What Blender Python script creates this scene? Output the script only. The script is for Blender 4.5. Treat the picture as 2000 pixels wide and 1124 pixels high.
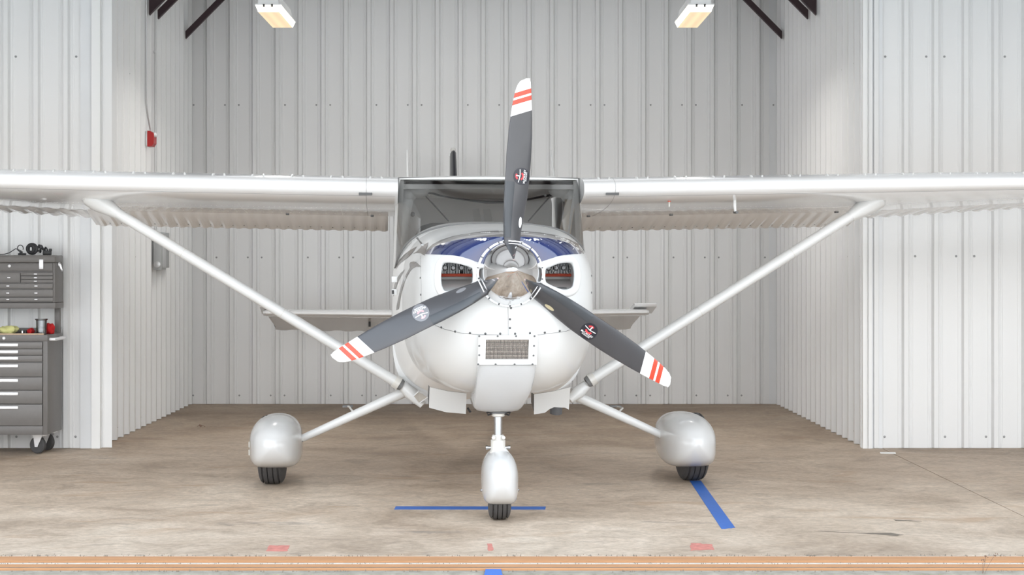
import bpy, bmesh, math, random
from mathutils import Vector, Matrix, geometry
from mathutils.bvhtree import BVHTree

random.seed(7)
for o in list(bpy.data.objects):
    bpy.data.objects.remove(o, do_unlink=True)
SC = bpy.context.scene
COL = SC.collection
PI = math.pi

# ------------------------------------------------------------------ camera
FPX, VX, VY, CAMH = 3369.0, 961.0, 511.0, 1.44      # focal length in pixels, vanishing point, eye height
cam_d = bpy.data.cameras.new('camera')
cam = bpy.data.objects.new('camera', cam_d)
COL.objects.link(cam)
cam.location = (0, 0, CAMH)
cam.rotation_euler = (PI / 2, 0, 0)
cam_d.sensor_width = 36
cam_d.sensor_fit = 'HORIZONTAL'
cam_d.lens = FPX * 36 / 2000
cam_d.shift_x = (1000 - VX) / 2000
cam_d.shift_y = -(562 - VY) / 2000
cam_d.clip_end = 300
SC.camera = cam
# ------------------------------------------------------------------ world, lights, exposure
wd = bpy.data.worlds.new('overcast_sky'); SC.world = wd
wd.use_nodes = True
wn = wd.node_tree.nodes; wl = wd.node_tree.links
bg = wn['Background']
tc = wn.new('ShaderNodeTexCoord'); sx = wn.new('ShaderNodeSeparateXYZ'); rp = wn.new('ShaderNodeValToRGB')
wl.new(tc.outputs['Generated'], sx.inputs[0]); wl.new(sx.outputs['Z'], rp.inputs[0]); wl.new(rp.outputs[0], bg.inputs[0])
rp.color_ramp.elements[0].position = 0.0; rp.color_ramp.elements[0].color = (1.0, 0.99, 0.97, 1)
rp.color_ramp.elements[1].position = 0.75; rp.color_ramp.elements[1].color = (0.74, 0.86, 1.0, 1)
bg.inputs[1].default_value = 2.45
SC.view_settings.view_transform = 'Standard'
SC.view_settings.look = 'None'
SC.view_settings.gamma = 1
SC.view_settings.use_curve_mapping = False
SC.view_settings.exposure = 0.64
LAMP_STRENGTH = 13.0
def fill_light(x, y, z, sx, sy, w):
    ld = bpy.data.lights.new('fill_light', 'AREA'); ld.shape = 'RECTANGLE'; ld.size = sx; ld.size_y = sy; ld.energy = w; ld.color = (0.94, 0.97, 1.0)
    o = bpy.data.objects.new('fill_light', ld); COL.objects.link(o); o.location = (x, y, z)
fill_light(0, 10.3, 4.30, 11.0, 2.2, 14)     # unseen fill light added to brighten the front bay
fill_light(-0.08, 15.45, 4.34, 4.6, 2.6, 19)    # second unseen fill light, added for the rear bay

def W(px, py, d):
    return Vector(((px - VX) / FPX * d, d, CAMH + (VY - py) / FPX * d))
# ------------------------------------------------------------------ aircraft frame
TH = math.radians(3.65)
AX, AY = 0.10, 9.15
CT, ST = math.cos(TH), math.sin(TH)
def Lx(px, py, yl):
    """point in the aircraft's own axes at station yl (x across, y back from the propeller, z up)"""
    k = (px - VX) / FPX
    # AX + CT*x - ST*yl = k*(AY + ST*x + CT*yl)
    x = (k * (AY + CT * yl) - AX + ST * yl) / (CT - k * ST)
    d = AY + ST * x + CT * yl
    return Vector((x, yl, CAMH + (VY - py) / FPX * d))
CAML = Vector(((0 - AX) * CT + (0 - AY) * ST, -(0 - AX) * ST + (0 - AY) * CT, CAMH))
def raydir(px, py):
    w = Vector(((px - VX) / FPX, 1, (VY - py) / FPX))
    return Vector((w.x * CT + w.y * ST, -w.x * ST + w.y * CT, w.z)).normalized()

# ------------------------------------------------------------------ materials
def pmat(name, col, rough=0.5, metal=0.0, coat=0.0, var=0.0, vscale=8.0, vstretch=(1, 1, 1), bump=0.0, bscale=60.0,
         emit=None, estr=0.0, alpha=1.0, spec=0.5):
    m = bpy.data.materials.new(name); m.use_nodes = True
    nt = m.node_tree; n = nt.nodes; l = nt.links
    b = n['Principled BSDF']
    b.inputs['Base Color'].default_value = (*col, 1)
    b.inputs['Roughness'].default_value = rough
    b.inputs['Metallic'].default_value = metal
    b.inputs['Coat Weight'].default_value = coat
    b.inputs['Coat Roughness'].default_value = 0.04
    b.inputs['Specular IOR Level'].default_value = spec
    b.inputs['Alpha'].default_value = alpha
    if emit:
        b.inputs['Emission Color'].default_value = (*emit, 1); b.inputs['Emission Strength'].default_value = estr
    t = n.new('ShaderNodeTexCoord'); mp = n.new('ShaderNodeMapping'); l.new(t.outputs['Object'], mp.inputs[0])
    mp.inputs['Scale'].default_value = vstretch
    if var > 0:
        ns = n.new('ShaderNodeTexNoise'); ns.inputs['Scale'].default_value = vscale; ns.inputs['Detail'].default_value = 5
        l.new(mp.outputs[0], ns.inputs[0])
        mx = n.new('ShaderNodeMix'); mx.data_type = 'RGBA'
        mx.inputs[6].default_value = (*[c * (1 - var) for c in col], 1)
        mx.inputs[7].default_value = (*[min(1, c * (1 + var)) for c in col], 1)
        l.new(ns.outputs[0], mx.inputs[0]); l.new(mx.outputs[2], b.inputs['Base Color'])
    if bump > 0:
        nb = n.new('ShaderNodeTexNoise'); nb.inputs['Scale'].default_value = bscale; l.new(mp.outputs[0], nb.inputs[0])
        bp = n.new('ShaderNodeBump'); bp.inputs['Strength'].default_value = bump; bp.inputs['Distance'].default_value = 0.01
        l.new(nb.outputs[0], bp.inputs['Height']); l.new(bp.outputs[0], b.inputs['Normal'])
    return m

M = {}
M['wall'] = pmat('white_wall_sheet', (0.815, 0.815, 0.81), 0.38, var=0.03, vscale=1.2, vstretch=(1, 1, 0.3))
M['screw'] = pmat('zinc_screw', (0.35, 0.35, 0.35), 0.5, metal=0.3)
M['trim'] = pmat('white_trim_metal', (0.86, 0.86, 0.85), 0.35, var=0.02)
M['brace'] = pmat('dark_red_primer_steel', (0.035, 0.016, 0.02), 0.6, var=0.3, vscale=5)
M['roof'] = pmat('roof_insulation_white', (0.80, 0.81, 0.82), 0.7, var=0.05, vscale=3)
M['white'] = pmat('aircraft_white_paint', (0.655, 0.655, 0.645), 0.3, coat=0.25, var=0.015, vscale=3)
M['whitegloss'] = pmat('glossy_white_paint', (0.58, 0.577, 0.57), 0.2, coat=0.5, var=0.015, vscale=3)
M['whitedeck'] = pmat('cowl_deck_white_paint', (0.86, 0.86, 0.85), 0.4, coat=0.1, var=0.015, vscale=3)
M['white2'] = pmat('lifted_white_paint', (0.86, 0.86, 0.86), 0.15, coat=0.6, var=0.015, vscale=3)  # same white, set lighter to offset the shade under wings and nose
M['cream'] = pmat('creamy_white_paint', (0.60, 0.58, 0.54), 0.3, coat=0.3, var=0.04, vscale=6)
M['chrome'] = pmat('polished_chrome', (0.74, 0.74, 0.75), 0.07, metal=1.0)
M['steel'] = pmat('brushed_steel', (0.5, 0.5, 0.51), 0.16, metal=1.0)
M['alu'] = pmat('bright_aluminium', (0.86, 0.86, 0.87), 0.35, metal=0.4)
M['prop'] = pmat('grey_blade_paint', (0.052, 0.051, 0.055), 0.36, var=0.12, vscale=12, coat=0.15)
M['boot'] = pmat('deice_boot_rubber', (0.05, 0.054, 0.06), 0.42, var=0.1, vscale=14)
M['tipw'] = pmat('tip_white_paint', (0.9, 0.9, 0.88), 0.35)
M['tipr'] = pmat('tip_red_paint', (0.80, 0.06, 0.03), 0.35)
M['navy'] = pmat('deep_blue_gloss_paint', (0.010, 0.022, 0.10), 0.12, coat=1.0, var=0.15, vscale=2)
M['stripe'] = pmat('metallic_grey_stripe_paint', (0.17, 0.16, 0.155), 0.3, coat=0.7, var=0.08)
M['black'] = pmat('black_plastic', (0.02, 0.02, 0.022), 0.45)
M['dark'] = pmat('dark_cavity', (0.03, 0.03, 0.032), 0.6)
M['rubber'] = pmat('tyre_rubber', (0.065, 0.063, 0.064), 0.75, var=0.2, vscale=30, bump=0.2, bscale=90)
M['redseal'] = pmat('red_baffle_rubber', (0.55, 0.08, 0.04), 0.5, var=0.1)
M['fin'] = pmat('cylinder_fin_metal', (0.42, 0.42, 0.42), 0.35, metal=0.7)
M['line'] = pmat('panel_gap', (0.18, 0.18, 0.18), 0.7)
M['fastener'] = pmat('fastener_steel', (0.10, 0.10, 0.10), 0.4, metal=0.5)
M['rivet'] = pmat('bright_rivet', (0.9, 0.9, 0.9), 0.2, metal=0.2)
M['cabin'] = pmat('grey_cabin_lining', (0.80, 0.795, 0.78), 0.8, var=0.06, vscale=5)
M['cabinl'] = pmat('light_grey_cabin_plastic', (0.80, 0.80, 0.78), 0.5, var=0.04)
M['tan'] = pmat('tan_cabin_panel', (0.62, 0.54, 0.44), 0.6, var=0.05)
M['seat'] = pmat('grey_seat_fabric', (0.22, 0.215, 0.21), 0.9, var=0.1, bump=0.2)
M['decal_red'] = pmat('decal_red', (0.65, 0.05, 0.06), 0.4)
M['decal_black'] = pmat('decal_black', (0.018, 0.018, 0.026), 0.35)
M['decal_grey'] = pmat('decal_worn_grey', (0.19, 0.19, 0.20), 0.35)
M['decal_white'] = pmat('decal_white', (0.9, 0.9, 0.9), 0.4)
M['gold'] = pmat('worn_gold_sticker', (0.62, 0.55, 0.36), 0.4, metal=0.3)
M['cabinet'] = pmat('hammered_grey_brown_enamel', (0.155, 0.145, 0.138), 0.42, var=0.08, vscale=25, bump=0.1, bscale=160)
M['cabinet2'] = pmat('grey_brown_enamel_drawer', (0.165, 0.155, 0.147), 0.38, var=0.08, vscale=25, bump=0.1, bscale=160)
M['redrag'] = pmat('red_cloth', (0.50, 0.012, 0.014), 0.9, var=0.25, vscale=20, bump=0.4, bscale=40)
M['yellow'] = pmat('pale_yellow_cloth', (0.72, 0.70, 0.30), 0.9, var=0.2, vscale=14, bump=0.4, bscale=30)
M['wood'] = pmat('worn_wood_edge', (0.55, 0.40, 0.28), 0.7, var=0.35, vscale=40)
M['tape'] = pmat('blue_masking_tape', (0.035, 0.135, 0.46), 0.55, var=0.12, vscale=6, bump=0.1)
M['paper'] = pmat('white_tape_scrap', (0.85, 0.84, 0.82), 0.7)
M['alarm'] = pmat('red_alarm_plastic', (0.45, 0.02, 0.02), 0.35)
M['conduit'] = pmat('galvanised_conduit', (0.60, 0.60, 0.60), 0.35, metal=0.5)
M['boxgrey'] = pmat('grey_electrical_enamel', (0.42, 0.43, 0.43), 0.45, var=0.05)
M['lensglass'] = pmat('strobe_lens', (0.85, 0.85, 0.85), 0.1)
M['weed'] = pmat('dry_stalk', (0.16, 0.10, 0.07), 0.9)
M['moss'] = pmat('yellow_green_moss', (0.42, 0.43, 0.05), 0.95, var=0.3, vscale=20)
M['exh'] = pmat('sooty_exhaust_steel', (0.12, 0.12, 0.125), 0.55, metal=0.4, var=0.3)
M['mirror'] = pmat('tinted_tube', (0.72, 0.71, 0.68), 0.4)

def glass(name, tint, op=0.12, rough=0.02):
    m = bpy.data.materials.new(name); m.use_nodes = True
    nt = m.node_tree; n = nt.nodes; l = nt.links
    n.remove(n['Principled BSDF'])
    out = n['Material Output']
    tr = n.new('ShaderNodeBsdfTransparent'); tr.inputs[0].default_value = (*tint, 1)
    gl = n.new('ShaderNodeBsdfGlossy'); gl.inputs['Roughness'].default_value = rough
    fr = n.new('ShaderNodeFresnel'); fr.inputs[0].default_value = 1.45
    ma = n.new('ShaderNodeMath'); ma.operation = 'ADD'; ma.inputs[1].default_value = op * 0.3
    mx = n.new('ShaderNodeMixShader')
    l.new(fr.outputs[0], ma.inputs[0]); l.new(ma.outputs[0], mx.inputs[0]); l.new(tr.outputs[0], mx.inputs[1]); l.new(gl.outputs[0], mx.inputs[2])
    l.new(mx.outputs[0], out.inputs[0])
    return m
M['glass'] = glass('windshield_acrylic', (0.95, 0.955, 0.955), 0.04)
M['wsglass'] = glass('dusty_windshield_acrylic', (0.94, 0.945, 0.945), 0.42, 0.06)
M['clear'] = glass('clear_plastic', (0.80, 0.81, 0.82), 0.35, 0.1)

def lampmat():
    m = bpy.data.materials.new('glowing_lamp_lens'); m.use_nodes = True
    nt = m.node_tree; n = nt.nodes; l = nt.links
    b = n['Principled BSDF']; b.inputs['Base Color'].default_value = (0.35, 0.28, 0.20, 1); b.inputs['Roughness'].default_value = 0.3
    ge = n.new('ShaderNodeTexCoord'); s = n.new('ShaderNodeSeparateXYZ'); l.new(ge.outputs['Object'], s.inputs[0])
    # three tubes glow through the ribbed bottom lens
    w = n.new('ShaderNodeMath'); w.operation = 'MULTIPLY'; w.inputs[1].default_value = 75.0; l.new(s.outputs['X'], w.inputs[0])
    c = n.new('ShaderNodeMath'); c.operation = 'COSINE'; l.new(w.outputs[0], c.inputs[0])
    mr = n.new('ShaderNodeMapRange'); mr.inputs[1].default_value = -1; mr.inputs[2].default_value = 1; mr.inputs[3].default_value = 0.50; mr.inputs[4].default_value = 0.62
    l.new(c.outputs[0], mr.inputs[0])
    b.inputs['Emission Color'].default_value = (1.0, 0.72, 0.42, 1)
    l.new(mr.outputs[0], b.inputs['Emission Strength'])
    return m
M['lamp'] = lampmat()
M['lamphot'] = pmat('glowing_lamp_side_lens', (0.9, 0.85, 0.75), 0.3, emit=(1.0, 0.93, 0.78), estr=2.2)

def floor_mat():
    m = bpy.data.materials.new('stained_concrete'); m.use_nodes = True
    nt = m.node_tree; n = nt.nodes; l = nt.links
    b = n['Principled BSDF']
    t = n.new('ShaderNodeTexCoord')
    def noise(scale, st, det=6, rough=0.6, dist=0.0):
        mp = n.new('ShaderNodeMapping'); mp.inputs['Scale'].default_value = st
        l.new(t.outputs['Object'], mp.inputs[0])
        ns = n.new('ShaderNodeTexNoise'); ns.inputs['Scale'].default_value = scale; ns.inputs['Detail'].default_value = det
        ns.inputs['Roughness'].default_value = rough; ns.inputs['Distortion'].default_value = dist
        l.new(mp.outputs[0], ns.inputs[0]); return ns
    def ramp(src, els):
        r = n.new('ShaderNodeValToRGB'); e = r.color_ramp.elements
        e[0].position, e[0].color = els[0][0], (*els[0][1], 1); e[1].position, e[1].color = els[-1][0], (*els[-1][1], 1)
        for p, c in els[1:-1]:
            x = e.new(p); x.color = (*c, 1)
        l.new(src, r.inputs[0]); return r
    def mix(f, a, b2, mode='MIX', fac=None):
        x = n.new('ShaderNodeMix'); x.data_type = 'RGBA'; x.blend_type = mode
        if fac is not None: x.inputs[0].default_value = fac
        else: l.new(f, x.inputs[0])
        l.new(a, x.inputs[6]); l.new(b2, x.inputs[7]); return x.outputs[2]
    big = noise(0.9, (1, 1.0, 1), 7, 0.62, 0.6)
    base = ramp(big.outputs[0], [(0.30, (0.36, 0.28, 0.21)), (0.47, (0.48, 0.39, 0.305)), (0.60, (0.54, 0.45, 0.36)), (0.75, (0.60, 0.52, 0.43))])
    mid = noise(3.6, (0.9, 1.0, 1), 9, 0.74, 0.9)
    midr = ramp(mid.outputs[0], [(0.30, (0.68, 0.66, 0.64)), (0.5, (0.96, 0.95, 0.94)), (0.7, (1.12, 1.13, 1.15))])
    c = mix(None, base.outputs[0], midr.outputs[0], 'MULTIPLY', 1.0)
    fine = noise(26, (0.9, 1.0, 1), 7, 0.75)
    finer = ramp(fine.outputs[0], [(0.3, (0.74, 0.74, 0.74)), (0.65, (1.12, 1.12, 1.12))])
    c = mix(None, c, finer.outputs[0], 'MULTIPLY', 1.0)
    # rusty and oily blots
    rust = noise(1.7, (0.6, 1.6, 1), 5, 0.55, 1.0)
    rr = ramp(rust.outputs[0], [(0.60, (0, 0, 0)), (0.72, (0.55, 0.55, 0.55))])
    rc = n.new('ShaderNodeRGB'); rc.outputs[0].default_value = (0.36, 0.24, 0.15, 1)
    c = mix(rr.outputs[0], c, rc.outputs[0])
    oil = noise(5.5, (0.35, 1.5, 1), 6, 0.65, 1.5)
    orr = ramp(oil.outputs[0], [(0.60, (0, 0, 0)), (0.72, (0.7, 0.7, 0.7))])
    oc = n.new('ShaderNodeRGB'); oc.outputs[0].default_value = (0.20, 0.175, 0.15, 1)
    c = mix(orr.outputs[0], c, oc.outputs[0])
    # light falloff painted in: palest just inside the doorway, darker and browner rearwards
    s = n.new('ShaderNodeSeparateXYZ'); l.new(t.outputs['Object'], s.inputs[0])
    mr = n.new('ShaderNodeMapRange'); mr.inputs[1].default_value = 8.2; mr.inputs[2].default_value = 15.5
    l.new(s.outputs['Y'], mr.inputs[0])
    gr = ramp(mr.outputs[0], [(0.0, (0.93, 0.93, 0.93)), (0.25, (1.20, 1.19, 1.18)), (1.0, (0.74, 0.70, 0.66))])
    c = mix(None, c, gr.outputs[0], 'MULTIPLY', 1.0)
    l.new(c, b.inputs['Base Color'])
    rg = n.new('ShaderNodeMapRange'); rg.inputs[3].default_value = 0.42; rg.inputs[4].default_value = 0.8
    l.new(mid.outputs[0], rg.inputs[0]); l.new(rg.outputs[0], b.inputs['Roughness'])
    bp = n.new('ShaderNodeBump'); bp.inputs['Strength'].default_value = 0.25; bp.inputs['Distance'].default_value = 0.004
    l.new(fine.outputs[0], bp.inputs['Height']); l.new(bp.outputs[0], b.inputs['Normal'])
    b.inputs['Specular IOR Level'].default_value = 0.35
    return m
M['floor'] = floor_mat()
M['apron'] = pmat('weathered_apron_concrete', (0.68, 0.66, 0.62), 0.9, var=0.25, vscale=4, bump=0.3)
M['rustrail'] = pmat('rusty_track_steel', (0.42, 0.215, 0.10), 0.6, var=0.28, vscale=6, vstretch=(0.4, 4, 4), bump=0.2)
M['grit'] = pmat('gritty_concrete', (0.50, 0.46, 0.41), 0.9, var=0.3, vscale=18, bump=0.4, bscale=50)
M['dirt'] = pmat('dirty_pavement', (0.26, 0.24, 0.20), 0.95, var=0.5, vscale=14, bump=0.5, bscale=40)
M['redmark'] = pmat('faded_red_floor_paint', (0.50, 0.19, 0.155), 0.7, var=0.5, vscale=32)
M['stainm'] = pmat('dark_crack_filler', (0.17, 0.14, 0.11), 0.85, var=0.3, vscale=10)

# ------------------------------------------------------------------ mesh helpers
class MB:
    def __init__(s): s.v = []; s.f = []; s.m = []
    def add(s, vs, fs, mi=0):
        o = len(s.v); s.v += [Vector(p) for p in vs]
        for f in fs: s.f.append([i + o for i in f]); s.m.append(mi)
    def box(s, x0, x1, y0, y1, z0, z1, mi=0, rot=None, bev=0.0):
        if bev > 0:
            bm = bmesh.new(); bmesh.ops.create_cube(bm, size=1)
            for q in bm.verts: q.co = Vector((q.co.x * (x1 - x0), q.co.y * (y1 - y0), q.co.z * (z1 - z0)))
            bmesh.ops.bevel(bm, geom=bm.edges[:], offset=bev, segments=2, affect='EDGES', profile=0.5)
            c = Vector(((x0 + x1) / 2, (y0 + y1) / 2, (z0 + z1) / 2))
            bm.verts.index_update()
            vs = [((rot @ q.co) if rot else q.co) + c for q in bm.verts]; fs = [[q.index for q in f.verts] for f in bm.faces]
            bm.free(); s.add(vs, fs, mi); return
        c = Vector(((x0 + x1) / 2, (y0 + y1) / 2, (z0 + z1) / 2))
        vs = [Vector((x, y, z)) for x in (x0, x1) for y in (y0, y1) for z in (z0, z1)]
        if rot: vs = [c + rot @ (q - c) for q in vs]
        s.add(vs, [(0, 1, 3, 2), (4, 6, 7, 5), (0, 4, 5, 1), (2, 3, 7, 6), (0, 2, 6, 4), (1, 5, 7, 3)], mi)
    def loft(s, rings, cap=True, closed=True, mi=0):
        o = len(s.v); n = len(rings[0])
        for r in rings: s.v += [Vector(p) for p in r]
        for i in range(len(rings) - 1):
            for j in range(n if closed else n - 1):
                k = (j + 1) % n
                s.f.append([o + i * n + j, o + i * n + k, o + (i + 1) * n + k, o + (i + 1) * n + j]); s.m.append(mi)
        if cap:
            s.f.append([o + j for j in range(n)][::-1]); s.m.append(mi)
            s.f.append([o + (len(rings) - 1) * n + j for j in range(n)]); s.m.append(mi)
    def tube(s, pts, r, n=12, mi=0, sy=1.0, up=None, cap=True):
        pts = [Vector(p) for p in pts]; rr = r if isinstance(r, (list, tuple)) else [r] * len(pts)
        rings = []; ref = Vector(up) if up else None
        for i, p in enumerate(pts):
            a = pts[max(i - 1, 0)]; b = pts[min(i + 1, len(pts) - 1)]
            t = (b - a).normalized()
            if ref is None: ref = Vector((0, 0, 1)) if abs(t.z) < 0.9 else Vector((0, 1, 0))
            u = (ref - t * ref.dot(t)).normalized(); w = t.cross(u)
            if not up: ref = u
            rings.append([p + u * (rr[i] * math.cos(2 * PI * k / n)) * sy + w * (rr[i] * math.sin(2 * PI * k / n)) for k in range(n)])
        s.loft(rings, cap=cap, mi=mi)
    def lathe(s, prof, origin, axis, n=32, mi=0, cap=True):
        """prof: (radius, distance along axis)"""
        ax = Vector(axis).normalized(); ref = Vector((0, 0, 1)) if abs(ax.z) < 0.9 else Vector((1, 0, 0))
        u = (ref - ax * ref.dot(ax)).normalized(); w = ax.cross(u); o = Vector(origin)
        s.loft([[o + ax * h + (u * math.cos(2 * PI * k / n) + w * math.sin(2 * PI * k / n)) * max(r, 1e-5) for k in range(n)] for r, h in prof], cap=cap, mi=mi)
    def ball(s, c, r, n=12, mi=0):
        c = Vector(c); r = Vector(r) if not isinstance(r, (int, float)) else Vector((r, r, r))
        rings = []
        for i in range(n // 2 + 1):
            a = PI * i / (n // 2)
            q = max(math.sin(a), 1e-3)
            rings.append([c + Vector((r.x * q * math.cos(2 * PI * k / n), r.y * q * math.sin(2 * PI * k / n), -r.z * math.cos(a))) for k in range(n)])
        s.loft(rings, mi=mi)
    def prism(s, poly, v, mi=0):
        """poly: list of 3-D points, extruded by vector v"""
        v = Vector(v); n = len(poly)
        a = [Vector(p) for p in poly]
        s.add(a + [p + v for p in a], [list(range(n))[::-1], list(range(n, 2 * n))] + [[i, (i + 1) % n, (i + 1) % n + n, i + n] for i in range(n)], mi)
    def build(s, name, mats, parent=None, smooth=True, angle=35, normals=True):
        me = bpy.data.meshes.new(name)
        me.from_pydata([tuple(p) for p in s.v], [], s.f)
        for m in (mats if isinstance(mats, (list, tuple)) else [mats]): me.materials.append(m)
        me.polygons.foreach_set('material_index', s.m)
        if normals:
            bm = bmesh.new(); bm.from_mesh(me); bmesh.ops.recalc_face_normals(bm, faces=bm.faces[:]); bm.to_mesh(me); bm.free()
        if smooth:
            me.polygons.foreach_set('use_smooth', [True] * len(me.polygons))
            me.set_sharp_from_angle(angle=math.radians(angle))
        me.update()
        o = bpy.data.objects.new(name, me); COL.objects.link(o)
        if parent: o.parent = parent
        return o

def empty(name, loc=(0, 0, 0), rz=0.0, parent=None):
    o = bpy.data.objects.new(name, None); COL.objects.link(o); o.location = loc; o.rotation_euler = (0, 0, rz)
    o.empty_display_size = 0.1
    if parent: o.parent = parent
    return o
def tag(o, label=None, cat=None, group=None, kind=None):
    if label: o['label'] = label
    if cat: o['category'] = cat
    if group: o['group'] = group
    if kind: o['kind'] = kind
    return o
def copy_to(o, parent, loc=None, rot=None):
    c = o.copy(); COL.objects.link(c); c.parent = parent
    if loc is not None: c.location = loc
    if rot is not None: c.rotation_euler = rot
    return c

# ================================================================== SETTING
ALX, ARX = -3.05, 2.887          # side walls of the rear bay
BAY, BACK, DOOR = 13.3, 17.4, 8.0
WZ = 4.55
PER = 0.2305
# floor: two slabs either side of the control joint
fl = MB(); fl.box(-7, 7, DOOR - 0.3, 18.2, -0.30, -0.02)
floor = tag(fl.build('floor', M['grit'], smooth=False), kind='structure')
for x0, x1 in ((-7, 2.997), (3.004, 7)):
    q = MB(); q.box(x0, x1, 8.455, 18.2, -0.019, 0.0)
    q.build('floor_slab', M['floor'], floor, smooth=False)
q = MB(); q.box(-7, 7, 8.392, 8.45, -0.019, -0.004); q.build('threshold_strip', M['grit'], floor, smooth=False)
q = MB(); q.box(-7, 7, 7.98, 8.058, -0.019, -0.006); q.build('threshold_strip', M['dirt'], floor, smooth=False)
q = MB(); q.box(-7, 7, 8.188, 8.240, -0.019, -0.001); q.build('threshold_strip', M['grit'], floor, smooth=False)
ap = MB(); ap.box(-40, 40, -60, DOOR - 0.02, -0.3, -0.045)
ap.build('floor_apron', M['apron'], smooth=False)['kind'] = 'structure'

SHEET = {}
def rib_sheet(nper, z1):
    key = (nper, z1)
    if key in SHEET: return SHEET[key]
    pts = []
    for k in range(nper):
        u = k * PER
        pts += [(u, 0), (u + 0.055, 0), (u + 0.060, 0.003), (u + 0.068, 0.003), (u + 0.073, 0),
                (u + 0.086, 0), (u + 0.098, 0.036), (u + 0.132, 0.036), (u + 0.144, 0), (u + 0.157, 0), (u + 0.162, 0.003), (u + 0.170, 0.003), (u + 0.175, 0)]
    pts.append((nper * PER + 0.004, 0.0008))
    me = bpy.data.meshes.new('wall_sheet')
    n = len(pts); vs = []
    for z in (0.004, z1): vs += [(x, -y, z) for x, y in pts]
    for z in (0.004, z1): vs += [(x, -y + 0.0012, z) for x, y in pts]
    fs = []
    for j in range(n - 1):
        fs.append((j, j + 1, n + j + 1, n + j)); fs.append((2 * n + j + 1, 2 * n + j, 3 * n + j, 3 * n + j + 1))
        fs.append((j + 1, j, 2 * n + j, 2 * n + j + 1)); fs.append((n + j, n + j + 1, 3 * n + j + 1, 3 * n + j))
    me.from_pydata(vs, [], fs); me.materials.append(M['wall']); me.update()
    SHEET[key] = me
    return me
screw_m = MB(); screw_m.lathe([(0.0095, 0), (0.0095, 0.0015), (0.005, 0.003), (0.0045, 0.006), (0.0, 0.007)], (0, 0, 0), (0, -1, 0), n=8)
def ribbed_wall(name, p0, ang, length, phase, z1=WZ, rows=(0.087, 1.48, 3.02), skip=0):
    """p0: left end seen from inside; wall runs along local +x, faces local -y. phase: distance from p0 to a rib centre"""
    b = MB(); b.box(-0.02, length + 0.02, 0.004, 0.12, 0, z1)
    w = b.build(name, M['roof'], smooth=False); w.location = p0; w.rotation_euler = (0, 0, ang); tag(w, kind='structure')
    start = (phase - 0.115) % PER - PER
    # whole sheets of four ribs; ends trimmed to the wall
    u = start
    while u < length - 0.001:
        nper = 4
        # keep inside the wall: short sheets at the ends
        while u + nper * PER > length + 0.02 and nper > 1: nper -= 1
        if u < -0.001 and u + PER < 0.02: u += PER; continue
        if u + PER > length + 0.12: break
        o = bpy.data.objects.new('wall_sheet', rib_sheet(nper, z1 - 0.01)); COL.objects.link(o)
        o.parent = w; o.location = (u, 0.002, 0)
        u += nper * PER
    sc = MB()
    k = 0; uu = start
    while uu < length:
        for r, z in enumerate(rows):
            for du in ((0.045, 0.185) if (k + r) % 4 == 0 else ((0.19,) if (k + r) % 4 == 2 else ())):
                if 0.02 < uu + du < length - 0.02:
                    sc.add([v + Vector((uu + du, 0, z)) for v in screw_m.v], screw_m.f)
        uu += PER; k += 1
    so = sc.build('wall_screws', M['screw'], w); so['kind'] = 'stuff'
    return w
# rear bay
ribbed_wall('wall_back', (ALX, BACK, 0), 0, ARX - ALX, -2.624 - ALX)
ribbed_wall('wall_alcove_left', (ALX, BAY, 0), PI / 2, BACK - BAY, 0.12)
ribbed_wall('wall_alcove_right', (ARX, BACK, 0), -PI / 2, BACK - BAY, 0.12)
# walls beside the rear bay opening
ribbed_wall('wall_front_left', (-6.9, BAY, 0), 0, ALX + 6.9, -3.281 + 6.9)
ribbed_wall('wall_front_right', (ARX, BAY, 0), 0, 6.9 - ARX, 2.957 + 0.0 - ARX + 0.23)
# outer side walls of the front bay
ribbed_wall('wall_left', (-6.9, DOOR, 0), PI / 2, BAY - DOOR, 0.12)
ribbed_wall('wall_right', (6.9, BAY, 0), -PI / 2, BAY - DOOR, 0.12)
# corner trims
def trim(name, pts):
    b = MB(); b.prism([Vector((x, y, 0.0)) for x, y in pts], (0, 0, WZ - 0.02)); tag(b.build(name, M['trim'], smooth=False), kind='structure')
trim('trim_1', [(ALX - 0.030, BAY - 0.040), (ALX + 0.036, BAY - 0.040), (ALX + 0.036, BAY + 0.03), (ALX + 0.033, BAY + 0.03), (ALX + 0.033, BAY - 0.037), (ALX - 0.030, BAY - 0.037)])
trim('trim_2', [(ARX - 0.036, BAY - 0.040), (ARX + 0.036, BAY - 0.040), (ARX + 0.036, BAY - 0.037), (ARX - 0.033, BAY - 0.037), (ARX - 0.033, BAY + 0.03), (ARX - 0.036, BAY + 0.03)])
# ceiling
cb = MB(); cb.box(-7.0, 7.0, DOOR, BAY + 0.12, WZ, WZ + 0.15); cb.box(ALX - 0.1, ARX + 0.1, BAY, BACK + 0.15, WZ, WZ + 0.15)
ceiling = tag(cb.build('ceiling', M['roof'], smooth=False), kind='structure')
for y in (9.6, 11.4, 12.9, 14.6, 16.3):
    b = MB(); xa, xb = (-6.85, 6.85) if y < BAY else (ALX + 0.05, ARX - 0.05)
    for z0, z1, hw in ((WZ - 0.2, WZ - 0.19, 0.035), (WZ - 0.19, WZ - 0.012, 0.004), (WZ - 0.012, WZ, 0.035)):
        b.box(xa, xb, y - hw, y + hw, z0, z1)
    b.build('ceiling_beam', M['brace'], ceiling, smooth=False)
# header over the door opening
b = MB(); b.box(-7, 7, DOOR + 0.0, DOOR + 0.12, 3.38, WZ); tag(b.build('trim_3', M['trim'], smooth=False), kind='structure')
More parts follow.
